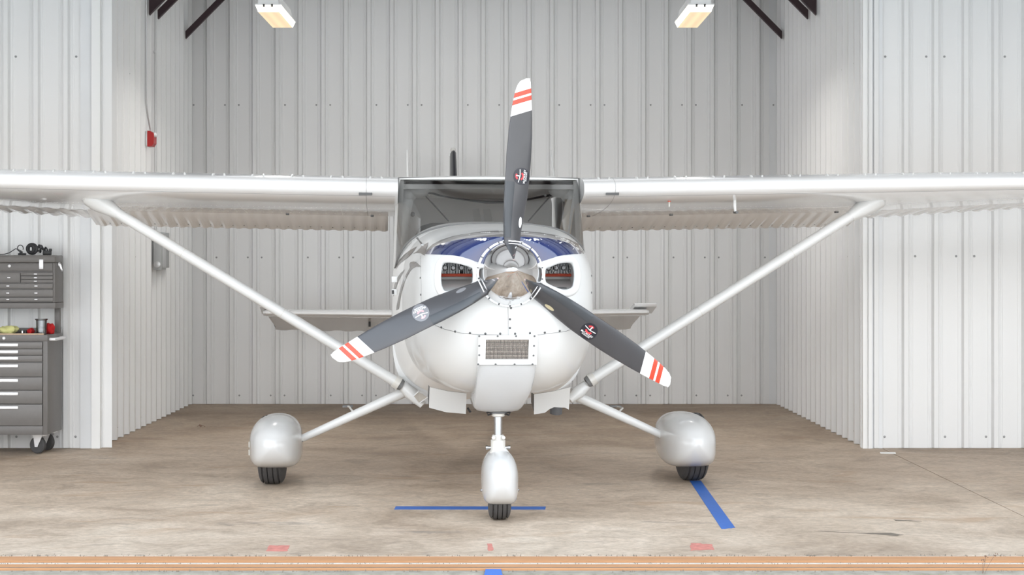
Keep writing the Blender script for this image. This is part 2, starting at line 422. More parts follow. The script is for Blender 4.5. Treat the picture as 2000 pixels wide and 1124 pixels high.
# steel knee braces rising from the side walls of the rear bay
for px, py, s, wid in ((362, 76, 1, 0.045), (308, 36, 1, 0.050), (291, 22, 1, 0.085)):
    d = (ALX + 0.035) * FPX / (px - VX); z = CAMH + (VY - py + 8) / FPX * d
    for side in (1, -1):
        x0 = ALX + 0.035 if side > 0 else ARX - 0.035
        ln = WZ - 0.02 - z
        b = MB()
        b.prism([(x0, d, z - wid * 0.8), (x0, d, z + wid * 0.8), (x0 + side * (ln - wid), d, WZ - 0.02), (x0 + side * (ln + wid * 0.6), d, WZ - 0.02)], (0, 0.05, 0))
        b.build('brace', M['brace'], ceiling, smooth=False)

# marks on the floor (paint): thin children of the floor
def flat_poly(name, pxs, mat, parent=None, z=0.0, th=0.0008):
    b = MB(); pts = []
    for px, py in pxs:
        d = FPX * CAMH / (py - VY); pts.append(Vector(((px - VX) / FPX * d, d, z + 0.0004)))
    b.prism(pts, (0, 0, th)); return b.build(name, mat, parent, smooth=False)
def blob(pxs, n=4, j=1.0):
    out = []
    for i in range(len(pxs)):
        a, b = pxs[i], pxs[(i + 1) % len(pxs)]
        for k in range(n):
            t = k / n; out.append((a[0] + (b[0] - a[0]) * t + random.uniform(-j, j), a[1] + (b[1] - a[1]) * t + random.uniform(-j, j) * 0.4))
    return out
flat_poly('paint_mark', blob([(520, 1078), (562, 1078), (565, 1067), (526, 1066)], 5, 1.5), M['redmark'], floor)
flat_poly('paint_mark', blob([(954, 1077), (963, 1076), (962, 1063), (951, 1063)], 4, 1.2), M['redmark'], floor)
flat_poly('paint_mark', blob([(1348, 1076), (1397, 1075), (1390, 1064), (1350, 1062)], 5, 2.0), M['redmark'], floor)
flat_poly('floor_crack', blob([(1590, 1038), (1680, 1042), (1740, 1042), (1765, 1046), (1748, 1048), (1700, 1044), (1640, 1041)], 4, 0.8), M['stainm'], floor)
flat_poly('floor_crack', blob([(1745, 1016), (1800, 1019), (1750, 1018.5)], 3, 0.4), M['stainm'], floor)

# ================================================================== AIRCRAFT
AC = empty('airplane', (AX, AY, 0), TH)
tag(AC, 'white high-wing propeller airplane with grey blades and blue nose paint, parked nose-on', 'airplane')

def superring(xc, zc, w, ht, hb, n, y, N=96, nb=None):
    out = []
    nb = nb or n
    for k in range(N):
        a = 2 * PI * k / N
        c, s = math.cos(a), math.sin(a)
        e = n if s >= 0 else nb
        x = w * math.copysign(abs(c) ** (2 / e), c)
        z = (ht if s >= 0 else hb) * math.copysign(abs(s) ** (2 / e), s)
        out.append(Vector((xc + x, y, zc + z)))
    return out
def lerp(a, b, t): return a + (b - a) * t
HUBX, HUBZ = 0.0, 1.377
# nose: from the ring round the spinner out to the full cowl
def cowl_sections():
    S = []
    for i in range(15):
        a = i / 14 * PI / 2
        f = math.sin(a)
        y = 0.045 + 0.60 * (1 - math.cos(a)) ** 1.15
        w = lerp(0.19, 0.505, f); top = lerp(1.567, 1.612, f); bot = lerp(1.185, 0.69, f)
        zc = lerp(HUBZ, 1.24, f); n = lerp(2.0, 3.1, f ** 1.3)
        S.append((y, w, zc, top, bot, n))
    S[0] = (0.045, 0.19, HUBZ, 1.567, 1.187, 2.0)
    for y, w, top, bot in ((0.78, 0.527, 1.628, 0.686), (0.95, 0.548, 1.645, 0.682), (1.12, 0.562, 1.662, 0.676), (1.145, 0.563, 1.664, 0.675)):
        S.append((y, w, 1.235, top, bot, 3.2))
    return S
cowl = MB()
cs = cowl_sections()
cowl.loft([superring(HUBX, s[2], s[1], s[3] - s[2], s[2] - s[4], s[5], s[0], 120) for s in cs])
# inlets cut through the nose bowl
INL_L = [(860, 524), (863, 515), (872, 510), (890, 511), (908, 515), (924, 521), (927, 530), (927, 545), (924, 556), (905, 566), (885, 571), (868, 572), (860, 560), (858, 540)]
INL_R = [(1063, 524), (1075, 518), (1090, 512), (1106, 510), (1117, 512), (1123, 522), (1125, 540), (1122, 560), (1113, 568), (1100, 570), (1082, 564), (1068, 557), (1062, 550), (1061, 536)]
def spline_closed(pts, n=4):
    out = []; L = len(pts)
    for i in range(L):
        p0, p1, p2, p3 = [Vector((*pts[(i + k) % L], 0)) for k in (-1, 0, 1, 2)]
        for k in range(n):
            t = k / n
            q = 0.5 * ((2 * p1) + (-p0 + p2) * t + (2 * p0 - 5 * p1 + 4 * p2 - p3) * t * t + (-p0 + 3 * p1 - 3 * p2 + p3) * t ** 3)
            out.append((q.x, q.y))
    return out
INL = [spline_closed(INL_L), spline_closed(INL_R)]
tmp = cowl.build('cowl_solid', [M['white'], M['white']], None)
bvh0 = BVHTree.FromPolygons([v.co[:] for v in tmp.data.vertices], [p.vertices[:] for p in tmp.data.polygons])
cutters = []
for pl in INL:
    c = MB(); front = [Lx(px, py, 0.15) for px, py in pl]
    a = [Vector((p.x, -0.3, p.z)) for p in front]; cen = sum(front, Vector()) / len(front)
    bck = [Vector((cen.x + (p.x - cen.x) * 0.97, 0.44, cen.z + (p.z - cen.z) * 0.97)) for p in front]
    c.loft([a, bck]); co = c.build('cutter', M['white'], None); cutters.append(co)
    md = tmp.modifiers.new('cut', 'BOOLEAN'); md.operation = 'DIFFERENCE'; md.object = co; md.solver = 'EXACT'
dg = bpy.context.evaluated_depsgraph_get()
me = bpy.data.meshes.new_from_object(tmp.evaluated_get(dg))
bpy.data.objects.remove(tmp, do_unlink=True)
for c in cutters: bpy.data.objects.remove(c, do_unlink=True)
me.name = 'engine_cowling'
me.polygons.foreach_set('use_smooth', [True] * len(me.polygons)); me.set_sharp_from_angle(angle=math.radians(38))
cw = bpy.data.objects.new('engine_cowling', me); COL.objects.link(cw); cw.parent = AC
def hit(px, py, bv=None, off=0.0):
    h = (bv or bvh0).ray_cast(CAML, raydir(px, py))
    if h[0] is None: return None
    n = h[1]
    if n.dot(raydir(px, py)) > 0: n = -n
    return h[0] + n * off
def hitn(px, py, bv=None):
    h = (bv or bvh0).ray_cast(CAML, raydir(px, py))
    if h[0] is None: return None, None
    n = h[1]
    if n.dot(raydir(px, py)) > 0: n = -n
    return h[0], n
# rounded lips round the inlets
for pl in INL:
    b = MB(); pts = []
    for px, py in pl:
        p = hit(px, py)
        if p is None: continue
        pts.append(p + Vector((0, 0.010, 0)))
    R = []; cen = sum(pts, Vector()) / len(pts)
    n = len(pts)
    for i, p in enumerate(pts):
        t = (pts[(i + 1) % n] - pts[i - 1]).normalized()
        o = (p - cen); o = (o - t * o.dot(t)).normalized(); u = t.cross(o)
        c = p + o * 0.010
        R.append([c + (o * math.cos(2 * PI * k / 14) * 0.021 + u * math.sin(2 * PI * k / 14) * 0.016) for k in range(14)])
    R.append(R[0])
    b.loft(R, cap=False); b.build('inlet_lip', M['white'], cw, angle=80)
# engine seen through the inlets
for side, pl in enumerate(INL):
    x0 = min(Lx(p[0], p[1], 0.38).x for p in pl) + 0.004; x1 = max(Lx(p[0], p[1], 0.38).x for p in pl) - 0.004
    zt = Lx(900, 512, .38).z; zs = Lx(900, 538, .38).z; zb = Lx(900, 545, .38).z
    b = MB(); b.box(x0, x1, 0.425, 0.432, zs, zt)
    b.build('engine_baffle', M['dark'], AC, smooth=False)
    b = MB(); k = 0; x = x0 + 0.012
    while x < x1 - 0.008:
        if not (side == 0 and abs((x - x0) / (x1 - x0) - 0.62) < 0.05):
            b.box(x, x + 0.0028, 0.385, 0.43, zs, zt - 0.004)
        x += 0.0085
    b.build('cylinder_fins', M['fin'], AC, smooth=False)['kind'] = 'stuff'
    b = MB()
    for k in range(4):
        b.lathe([(0.0, 0), (0.022 - 0.003 * k, 0), (0.018, 0.03), (0.010, 0.045)], (lerp(x0, x1, 0.15 + 0.24 * k), 0.42, lerp(zs, zt, 0.5)), (0, -1, 0.1), n=12)
    b.build('engine_cylinder_head', M['fin'], AC)['kind'] = 'stuff'
    b = MB(); b.tube([(x0, 0.38, zs), (lerp(x0, x1, .5), 0.375, zs + 0.001), (x1, 0.38, zs)], 0.0085, n=8); b.build('baffle_seal', M['redseal'], AC)
    b = MB(); b.prism([(x0, 0.16, zb - 0.075), (x1, 0.16, zb - 0.075), (x1, 0.40, zb - 0.004), (x0, 0.40, zb - 0.004)], (0, 0, -0.005)); b.build('inlet_ramp', M['white'], AC, smooth=False)
    if side == 1:
        b = MB(); c = Lx(1098, 561, 0.2)
        b.lathe([(0.0, 0), (0.028, 0.0), (0.028, 0.006), (0, 0.006)], (0, 0, 0), (0, 0, 1), n=20)
        o = b.build('ramp_slot', M['line'], AC); o.location = (c.x, 0.235, zb - 0.0525); o.scale = (1, 0.35, 1); o.rotation_euler = (math.radians(16.5), 0, 0)
        b = MB()
        for k, (qx, qz) in enumerate(((0.12, .8), (0.2, .55), (0.3, .72), (0.28, .35), (.78, .8), (.85, .6), (.7, .3), (.9, .4), (.16, .3))):
            b.tube([(lerp(x0, x1, qx), 0.37, lerp(zs, zt, qz)), (lerp(x0, x1, qx) + 0.012, 0.365, lerp(zs, zt, qz) - 0.014)], 0.0032, n=6)
        b.build('engine_fittings', M['cream'], AC)['kind'] = 'stuff'

# ---- decals that follow a surface
def surf_poly(name, pxs, mat, parent, off=0.0018, bv=None, step=5.0, px2ray=None, th=True):
    pxs = [Vector(p) for p in pxs]
    xs = [p.x for p in pxs]; ys = [p.y for p in pxs]
    pts = []; n = len(pxs)
    # densify the border
    bd = []
    for i in range(n):
        a, b = pxs[i], pxs[(i + 1) % n]; k = max(1, int((b - a).length / step))
        for j in range(k): bd.append(a.lerp(b, j / k))
    pts = list(bd); nb = len(bd)
    y = min(ys) + step / 2
    while y < max(ys):
        x = min(xs) + step / 2
        while x < max(xs):
            q = Vector((x, y)); ins = False
            for i in range(nb):
                a, b = bd[i], bd[(i + 1) % nb]
                if (a.y > y) != (b.y > y) and x < (b.x - a.x) * (y - a.y) / (b.y - a.y) + a.x: ins = not ins
            if ins and min((q - c).length for c in bd) > step * 0.4: pts.append(q)
            x += step
        y += step
    r = geometry.delaunay_2d_cdt(pts, [], [list(range(nb))], 1, 1e-4)
    vs, fs = r[0], r[2]
    out = []; ok = []
    for v in vs:
        if px2ray: h, nn = px2ray(v)
        else: h, nn = hitn(v.x, v.y, bv)
        ok.append(h is not None); out.append((h + nn * off) if h is not None else Vector((0, 0, 0)))
    b = MB(); idx = {}
    for f in fs:
        if all(ok[i] for i in f):
            for i in f:
                if i not in idx: idx[i] = len(b.v); b.v.append(out[i])
            b.f.append([idx[i] for i in f]); b.m.append(0)
    if not b.f: return None
    o = b.build(name, mat, parent, normals=False, angle=60)
    return o
def surf_line(name, pxs, mat, parent, w=0.0018, off=0.0005, bv=None, closed=False):
    pts = []
    P = [Vector(p) for p in pxs]
    if closed: P.append(P[0])
    for i in range(len(P) - 1):
        k = max(1, int((P[i + 1] - P[i]).length / 5))
        for j in range(k):
            q = P[i].lerp(P[i + 1], j / k); h = hit(q.x, q.y, bv, off)
            if h is not None: pts.append(h)
    h = hit(P[-1].x, P[-1].y, bv, off)
    if h is not None: pts.append(h)
    if len(pts) < 2: return None
    b = MB(); b.tube(pts, w, n=6); return b.build(name, mat, parent)
def fasteners(name, pxs, parent, mat, r=0.0062, bv=None):
    for px, py in pxs:
        h, n = hitn(px, py, bv)
        if h is None: continue
        b = MB(); b.lathe([(r, -0.001), (r, 0.0018), (r * 0.7, 0.003), (0, 0.0034)], (0, 0, 0), n, n=10)
        o = b.build(name, mat, parent); o.location = h

# blue nose panels left and right of the spinner, with the grey band above
surf_poly('blue_nose_paint', [(831, 497), (838, 489), (850, 482), (866, 476), (884, 471), (905, 467.5), (930, 465), (955, 463.5), (985, 463), (1015, 463), (1045, 464), (1070, 466), (1092, 470), (1112, 476), (1130, 484), (1146, 496),
                              (1120, 497), (1100, 499), (1080, 504), (1050, 514), (1044, 508), (1028, 495), (1003, 488), (975, 492), (955, 504), (943, 516), (920, 508), (900, 502), (880, 499), (860, 498)], M['navy'], cw, step=6)
surf_poly('grey_band', [(831, 497), (828, 494), (845, 478), (862, 469), (884, 462), (910, 457), (940, 453), (980, 451), (1020, 452), (1055, 455), (1085, 460), (1112, 468), (1135, 480), (1147, 495),
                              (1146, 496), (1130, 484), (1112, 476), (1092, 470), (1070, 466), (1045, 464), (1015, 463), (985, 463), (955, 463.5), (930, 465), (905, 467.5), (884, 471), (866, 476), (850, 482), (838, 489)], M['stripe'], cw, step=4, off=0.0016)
def zc(pts, s=5.35, x0=740, y0=430): return [(x0 + a / s, y0 + b / s) for a, b in pts]
STR = [zc([(400, 278), (360, 335), (330, 370), (290, 405), (240, 440), (205, 475), (180, 520), (190, 470), (215, 420), (265, 365), (330, 315)]),
       zc([(445, 490), (405, 450), (370, 434), (335, 440), (322, 460), (325, 500), (295, 555), (262, 620), (235, 690), (215, 770), (200, 840), (188, 900), (184, 945), (210, 930), (222, 850), (238, 760), (262, 670), (290, 600), (325, 540), (355, 505), (385, 492)]),
       zc([(275, 515), (230, 555), (195, 605), (170, 660), (150, 740), (140, 800), (140, 870), (155, 800), (178, 720), (205, 640), (240, 575)]),
       zc([(360, 355), (400, 330), (455, 270), (520, 235), (478, 375), (440, 350), (400, 345)])]
# cockpit section and cabin sides come before the side stripes so that they lie on both
FUS = [(1.146, 0.563, 1.235, 1.664, 0.675, 3.2), (1.35, 0.578, 1.225, 1.668, 0.63, 3.2), (1.60, 0.598, 1.22, 1.66, 0.58, 3.4), (1.85, 0.612, 1.21, 1.645, 0.58, 3.6), (1.95, 0.616, 1.21, 1.62, 0.58, 3.8)]
bc = MB()
rings = []
for y, w, zcn, top, bot, n in FUS:
    r = superring(0, zcn, w, top - zcn, zcn - bot, n, y, 120)
    rings.append(r)
bc.loft(rings)
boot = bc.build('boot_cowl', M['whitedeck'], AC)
lower = MB(); rings = []
for y, w, bot in ((1.95, 0.616, 0.58), (2.5, 0.618, 0.575), (3.1, 0.60, 0.60), (3.7, 0.555, 0.66)):
    r = superring(0, 1.10, w, 0.32, 1.10 - bot, 4.5, y, 96); rings.append(r)
lower.loft(rings); lower.build('cabin_side', M['white'], AC)
# tail cone
tc_ = MB(); rings = []
for y, w, zcn, top, bot, n in ((3.65, 0.55, 1.30, 1.955, 0.66, 3.2), (4.2, 0.46, 1.25, 1.80, 0.70, 3.0), (5.0, 0.34, 1.18, 1.55, 0.77, 2.6), (6.0, 0.22, 1.10, 1.34, 0.84, 2.4), (7.0, 0.115, 1.04, 1.20, 0.88, 2.2), (7.7, 0.04, 1.02, 1.12, 0.92, 2.0)):
    rings.append(superring(0, zcn, w, top - zcn, zcn - bot, n, y, 64))
tc_.loft(rings); tc_.build('tail_cone', M['white'], AC)
b = MB(); b.loft([superring(0, 1.66, 0.575, 0.285, 0.27, 12, 3.60, 48), superring(0, 1.66, 0.575, 0.285, 0.27, 12, 3.645, 48)]); b.build('rear_bulkhead', M['cabin'], AC)
V2 = []; F2 = []
for o in (boot,):
    V2 += [v.co[:] for v in o.data.vertices]; F2 += [p.vertices[:] for p in o.data.polygons]
_v = [v.co[:] for v in me.vertices]; nb_ = len(V2)
V2 += [tuple(p) for p in cowl.v]; F2 += [tuple(i + nb_ for i in f) for f in cowl.f]
bvh1 = BVHTree.FromPolygons(V2, F2)
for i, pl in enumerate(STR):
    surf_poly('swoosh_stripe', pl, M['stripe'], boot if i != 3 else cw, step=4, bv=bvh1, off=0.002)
# seams and fasteners on the cowl
surf_line('panel_seam', [(850, 636), (870, 644), (900, 651), (932, 654), (990, 655), (1047, 655), (1080, 651), (1104, 648), (1120, 642)], M['line'], cw, w=0.0012)
surf_line('panel_seam', [(992, 600), (993, 654)], M['line'], cw, w=0.0011)
surf_line('panel_seam', [(821, 500), (823, 560), (823, 600), (824, 640)], M['line'], cw, w=0.0007)
fasteners('fastener', [(862, 640), (889, 648), (918, 651), (948, 652), (977, 652), (1006, 652), (1035, 651), (1064, 650), (1093, 647), (996, 624), (996, 641), (998, 602), (821, 543), (822, 576), (1154, 517), (1155, 539), (1155, 572)], cw, M['fastener'])
b = MB(); rings = []
# side latch boxes on the left cowl
for px, py in ((766, 546), (766, 571)):
    p = Lx(px, py, 1.25); q = MB(); q.box(p.x - 0.004, p.x + 0.03, 1.22, 1.27, p.z - 0.018, p.z + 0.018, bev=0.004)
    q.build('side_vent_scoop', M['white'], AC)
p = Lx(764, 571, 1.21); q = MB(); q.box(p.x + 0.004, p.x + 0.016, 1.214, 1.219, p.z - 0.012, p.z + 0.012); q.build('scoop_opening', M['dark'], AC, smooth=False)

# ---- nose gear fairing (chin)
ch = MB(); rings = []
for z, xl0, xr0, yf in ((0.892, 932, 1047, 0.112), (0.884, 932, 1047, 0.113), (0.84, 931.5, 1045.5, 0.136), (0.80, 930, 1043, 0.160), (0.745, 928, 1039, 0.20), (0.70, 926.5, 1033, 0.245), (0.66, 925, 1026, 0.295), (0.63, 926, 1020, 0.34), (0.612, 931, 1014, 0.375), (0.603, 941, 1004, 0.42)):
    a = Lx(xl0, 511, yf + 0.06).x; c = Lx(xr0, 511, yf + 0.06).x
    mid, hw = (a + c) / 2, (c - a) / 2
    r = []
    for k in range(33):
        t = PI * k / 32
        e = 6.0 if z > 0.82 else lerp(6.0, 3.0, min(1, (0.82 - z) / 0.20))
        r.append(Vector((mid - hw * math.copysign(abs(math.cos(t)) ** (2 / e), math.cos(t)), yf + 0.10 - 0.10 * abs(math.sin(t)) ** (2 / e), z)))
    r.append(Vector((mid + hw, 0.72, z))); r.append(Vector((mid - hw, 0.72, z)))
    rings.append(r)
ch.loft(rings)
for v in ch.v: pass; chin = ch.build('nose_gear_fairing', M['white2'], AC, angle=40)  # chin takes the lighter white to make up for its shade
cbv = BVHTree.FromPolygons([v.co[:] for v in chin.data.vertices], [p.vertices[:] for p in chin.data.polygons])
surf_line('panel_seam', [(931, 713), (990, 713.5), (1046, 713)], M['line'], chin, w=0.0011, bv=cbv)
# intake: frame and pleated filter
p0 = Lx(932, 655, 0.15); p1 = Lx(1047, 713, 0.15)
i0 = Lx(947, 664, 0.15); i1 = Lx(1030, 702, 0.15)
def YP(z): return lerp(0.043, 0.107, (1.047 - z) / 0.163)
fr = MB()
def plate(x0, x1, z0, z1):
    fr.loft([[Vector((x0, YP(z) + dy, z)), Vector((x1, YP(z) + dy, z)), Vector((x1, YP(z) + dy + 0.03, z)), Vector((x0, YP(z) + dy + 0.03, z))] for z, dy in ((z0, 0), (z1, 0))])
i0.z, i1.z = Lx(947, 664, 0.07).z, Lx(1030, 702, 0.09).z
p0.z, p1.z = Lx(947, 655, 0.055).z, Lx(947, 713, 0.11).z
plate(p0.x, i0.x, p1.z, p0.z); plate(i1.x, p1.x, p1.z, p0.z); plate(i0.x, i1.x, i0.z, p0.z); plate(i0.x, i1.x, p1.z, i1.z)
fr.build('intake_frame', M['white'], AC, smooth=False)
fl_ = MB(); x = i0.x
def FY(z, o): return YP(z) + 0.001 + o
fl_.loft([[Vector((i0.x, FY(z, .009), z)), Vector((i1.x, FY(z, .009), z)), Vector((i1.x, FY(z, .012), z)), Vector((i0.x, FY(z, .012), z))] for z in (i1.z, i0.z)], mi=1)
while x < i1.x - 0.003:
    zz = i1.z + 0.002
    while zz < i0.z - 0.004:
        dz = 0.0075
        j = random.uniform(-0.0012, 0.0012); zt2 = zz + dz * 0.66
        fl_.add([(x, FY(zz, .008), zz), (x + 0.0035 + j, FY(zz, .001), zz + 0.001), (x + 0.0035 + j, FY(zt2, .001), zt2), (x, FY(zt2, .008), zt2)], [(0, 1, 2, 3)], 0)
        fl_.add([(x + 0.0035 + j, FY(zz, .001), zz + 0.001), (x + 0.0055, FY(zz, .008), zz), (x + 0.0055, FY(zt2, .008), zt2), (x + 0.0035 + j, FY(zt2, .001), zt2)], [(0, 1, 2, 3)], 0)
        zz += dz
    x += 0.0072
fl_.build('air_filter', [pmat('filter_pleats', (0.62, 0.56, 0.50), 0.8, var=0.25, vscale=120), M['dark']], AC, smooth=False)['kind'] = 'stuff'
for px, py in ((936, 657), (972, 657), (1008, 657), (1044, 657), (936, 676), (936, 694), (1043, 676), (1042, 695), (934, 712), (968, 712), (1005, 712), (1040, 712)):
    p = Lx(px, py, 0.08); p.y = YP(p.z); p = Lx(px, py, p.y); p.y = YP(p.z) + 0.0003; b = MB(); b.lathe([(0.0055, 0), (0.005, 0.003), (0, 0.0035)], (0, 0, 0), (0, -1, 0), n=10); o = b.build('screw', M['fastener'], AC); o.location = p
# opening ring at the bottom of the chin for the strut
sp = Lx(973, 806, 0.44)
SX = sp.x
b = MB(); b.lathe([(0.062, 0.596), (0.062, 0.606), (0.05, 0.608), (0.05, 0.598)], (SX + 0.003, 0.46, 0), (0, 0, 1), n=28); b.build('fairing_opening_rim', M['fastener'], AC)
b = MB(); b.lathe([(0.030, 0.65), (0.05, 0.63), (0.052, 0.612), (0.042, 0.606), (0.042, 0.594), (0.036, 0.592), (0.036, 0.580), (0.028, 0.576)], (SX, 0.445, 0), (0, 0, 1), n=24); b.build('strut_collar', M['cream'], AC)
b = MB(); b.lathe([(0.0235, 0.60), (0.0235, 0.44)], (SX, 0.445, 0), (0, 0, 1), n=28); b.build('nose_oleo_strut', M['steel'], AC)
b = MB()
for s in (-1, 1):
    b = MB(); b.tube([(SX + s * 0.03, 0.44, 0.61), (SX + s * 0.065, 0.405, 0.602), (SX + s * 0.058, 0.41, 0.588), (SX + s * 0.03, 0.44, 0.594)], 0.0045, n=8); b.build('hydraulic_hose', M['black'], AC)
b = MB(); b.lathe([(0.030, 0.475), (0.034, 0.470), (0.034, 0.450), (0.041, 0.446), (0.041, 0.425), (0.040, 0.39), (0.048, 0.375)], (SX, 0.452, 0), (0, 0, 1), n=24)
for s in (-1, 1): b.lathe([(0.010, 0), (0.010, 0.018), (0.006, 0.020)], (SX + s * 0.028, 0.425, 0.462), (0, -1, 0), n=10)
b.build('fork_fitting', M['cream'], AC)
for s in (-1, 1):
    b = MB(); b.lathe([(0.008, 0.03), (0.008, 0.055), (0.011, 0.056), (0.011, 0.068), (0.0, 0.07)], (SX, 0.46, 0.403), (s, 0, 0), n=12)
    b.build('tow_pin', M['steel'], AC)

def wheel_pant(name, cx, y0, y1, zb, zt, hw, ycut, n=2.8, flare=0.0):
    b = MB(); rings = []
    L_ = y1 - y0
    for i in range(25):
        t = i / 24
        y = y0 + L_ * t
        if t < 0.32: f = math.sqrt(max(0, 1 - ((0.32 - t) / 0.32) ** 2.2))
        else: f = max(0.0, 1 - ((t - 0.32) / 0.68) ** 2.1)
        f = max(f, 0.10)
        top = lerp((zt + zb) / 2 + 0.02, zt, f); bot = lerp((zt + zb) / 2 + 0.02, zb, f ** 0.7 if t < 0.32 else f)
        rings.append(superring(cx, (zb + zt) / 2 - 0.01, hw * f ** 0.85, top - ((zb + zt) / 2 - 0.01), ((zb + zt) / 2 - 0.01) - bot, n * 0.84, y, 56, nb=n * 1.45))
    b.loft(rings)
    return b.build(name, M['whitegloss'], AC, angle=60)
def tyre(name, cx, cy, R, w, parent=AC, slant=0.0):
    prof = []
    N = 40; h = w / 2
    for k in range(N + 1):
        u = -1 + 2 * k / N
        r = R * 0.42 + (R * 0.58) * (1 - abs(u) ** 5.0) ** (1 / 3.2) if abs(u) < 1 else R * 0.42
        for g in (-0.58, -0.2, 0.2, 0.58):
            if abs(u - g) < 0.04: r -= 0.009
        prof.append((r, u * h))
    prof = [(R * 0.3, -h * 0.7)] + prof + [(R * 0.3, h * 0.7)]
    b = MB(); b.lathe(prof, (0, 0, 0), (1, 0, 0), n=56)
    # extra slanted sipes are left to the material; wheel hub inside
    o = b.build(name, M['rubber'], parent, angle=50); o.location = (cx, cy, R); o.rotation_euler = (0, 0, slant)
    h_ = MB(); h_.lathe([(0.0, -w * 0.42), (R * 0.33, -w * 0.40), (R * 0.42, -w * 0.3), (R * 0.42, w * 0.3), (R * 0.33, w * 0.40), (0, w * 0.42)], (0, 0, 0), (1, 0, 0), n=28)
    h_.build('wheel_hub', M['cream'], o)
    return o
# nose wheel
nx = Lx(975.5, 1000, 0.48).x
wheel_pant('nose_wheel_fairing', nx, 0.20, 1.02, 0.088, 0.392, 0.101, 0.48, n=2.7)
tyre('nose_tyre', nx, 0.49, 0.195, 0.130, slant=math.radians(-2))
b = MB(); b.tube([(SX, 0.455, 0.40), (nx, 0.47, 0.34)], [0.042, 0.07], n=20); b.build('fork_cover', M['white'], AC)
for s in (-1, 1):
    b = MB(); b.lathe([(0.008, 0.095), (0.008, 0.106), (0.004, 0.109)], (nx, 0.45, 0.165), (s, 0, 0), n=10); b.build('axle_bolt', M['steel'], AC)
# main wheels
for px0, px1, pyb, pyt, tyx, tb in ((487, 590, 914, 813, 532.5, 945), (1292, 1395, 912, 809, 1350.5, 938.5)):
    yl = 2.12
    c = Lx((px0 + px1) / 2, 860, 1.98); hw = (Lx(px1, 860, 1.98).x - Lx(px0, 860, 1.98).x) / 2
    zt = Lx(px0, pyt, 1.98).z; zb = Lx(px0, pyb, 1.98).z
    wheel_pant('main_wheel_fairing', c.x, 1.62, 2.95, zb, zt, hw, yl, n=2.75)
    tx = Lx(tyx, 930, yl).x
    tyre('main_tyre', tx, yl, 0.222, 0.172, slant=math.radians(3 if tx > 0 else -2))
    b = MB(); sgn = -1 if tx < 0 else 1
    q = Vector((c.x + sgn * hw * 0.58, 2.00, zb + 0.004)); b.box(q.x - 0.014, q.x + 0.014, 1.98, 2.03, q.z - 0.012, q.z + 0.010, bev=0.003); b.build('mud_scraper', M['fastener'], AC)
    # outboard hub patches
    b = MB(); b.box(c.x + sgn * (hw - 0.004), c.x + sgn * (hw + 0.004), 1.97, 2.06, zb + 0.13, zb + 0.165); b.box(c.x + sgn * (hw - 0.004), c.x + sgn * (hw + 0.004), 1.97, 2.06, zb + 0.08, zb + 0.115); b.build('axle_cover_plate', M['cream'], AC, smooth=False)
# gear legs
for a, c, yl0 in ((Lx(800, 762, 2.0), Lx(590, 857, 2.06), 2), (Lx(1112, 768, 2.0), Lx(1296, 852, 2.06), 2)):
    b = MB(); b.tube([a, a.lerp(c, 0.5), c], [0.034, 0.029, 0.0235], n=20, sy=1.0); b.build('gear_leg', M['white'], AC)
    d = (c - a).normalized()
    b = MB(); b.tube([c - d * 0.012, c + d * 0.012], 0.0225, n=18); b.build('leg_gap_seal', M['line'], AC)
# entry steps on the legs
for st, pad in (((682, 797), (668, 690)), ((1216, 800), (1194, 1212))):
    p = Lx(st[0] + (6 if st[0] < 900 else -8), st[1] + 6, 2.03); q = Lx(st[0], st[1] - 2, 2.10); e = Lx(sum(pad) / 2, 795, 2.22)
    b = MB(); b.tube([p, q, e], 0.0065, n=8); b.build('step_bracket', M['cream'], AC)
    b = MB(); b.box(e.x - 0.034, e.x + 0.034, 2.19, 2.31, e.z - 0.003, e.z + 0.005, bev=0.002); b.build('step_pad', M['line'], AC)
# strut and leg root fairings at the belly
for P, Q in (((781, 748), (826, 792)), ((1146, 752), (1112, 782))):
    a = Lx(P[0], P[1], 1.93); c = Lx(Q[0], Q[1], 1.90)
    b = MB(); b.tube([a, a.lerp(c, 0.5), c], [0.040, 0.052, 0.030], n=18, sy=0.8); b.build('strut_root_fairing', M['white'], AC)
a = [Lx(*q) for q in ((808, 774, 1.8), (817, 766, 1.8), (835, 777, 1.85), (819, 788, 1.85))]
b = MB(); b.prism(a, (0, 0.02, 0)); b.build('drain_plate', M['cream'], AC, smooth=False)
for i_ in (0, 2): b = MB(); b.tube([a[i_], a[i_ + 1]], 0.004, n=8); b.build('drain_plate_edge', M['white'], AC)

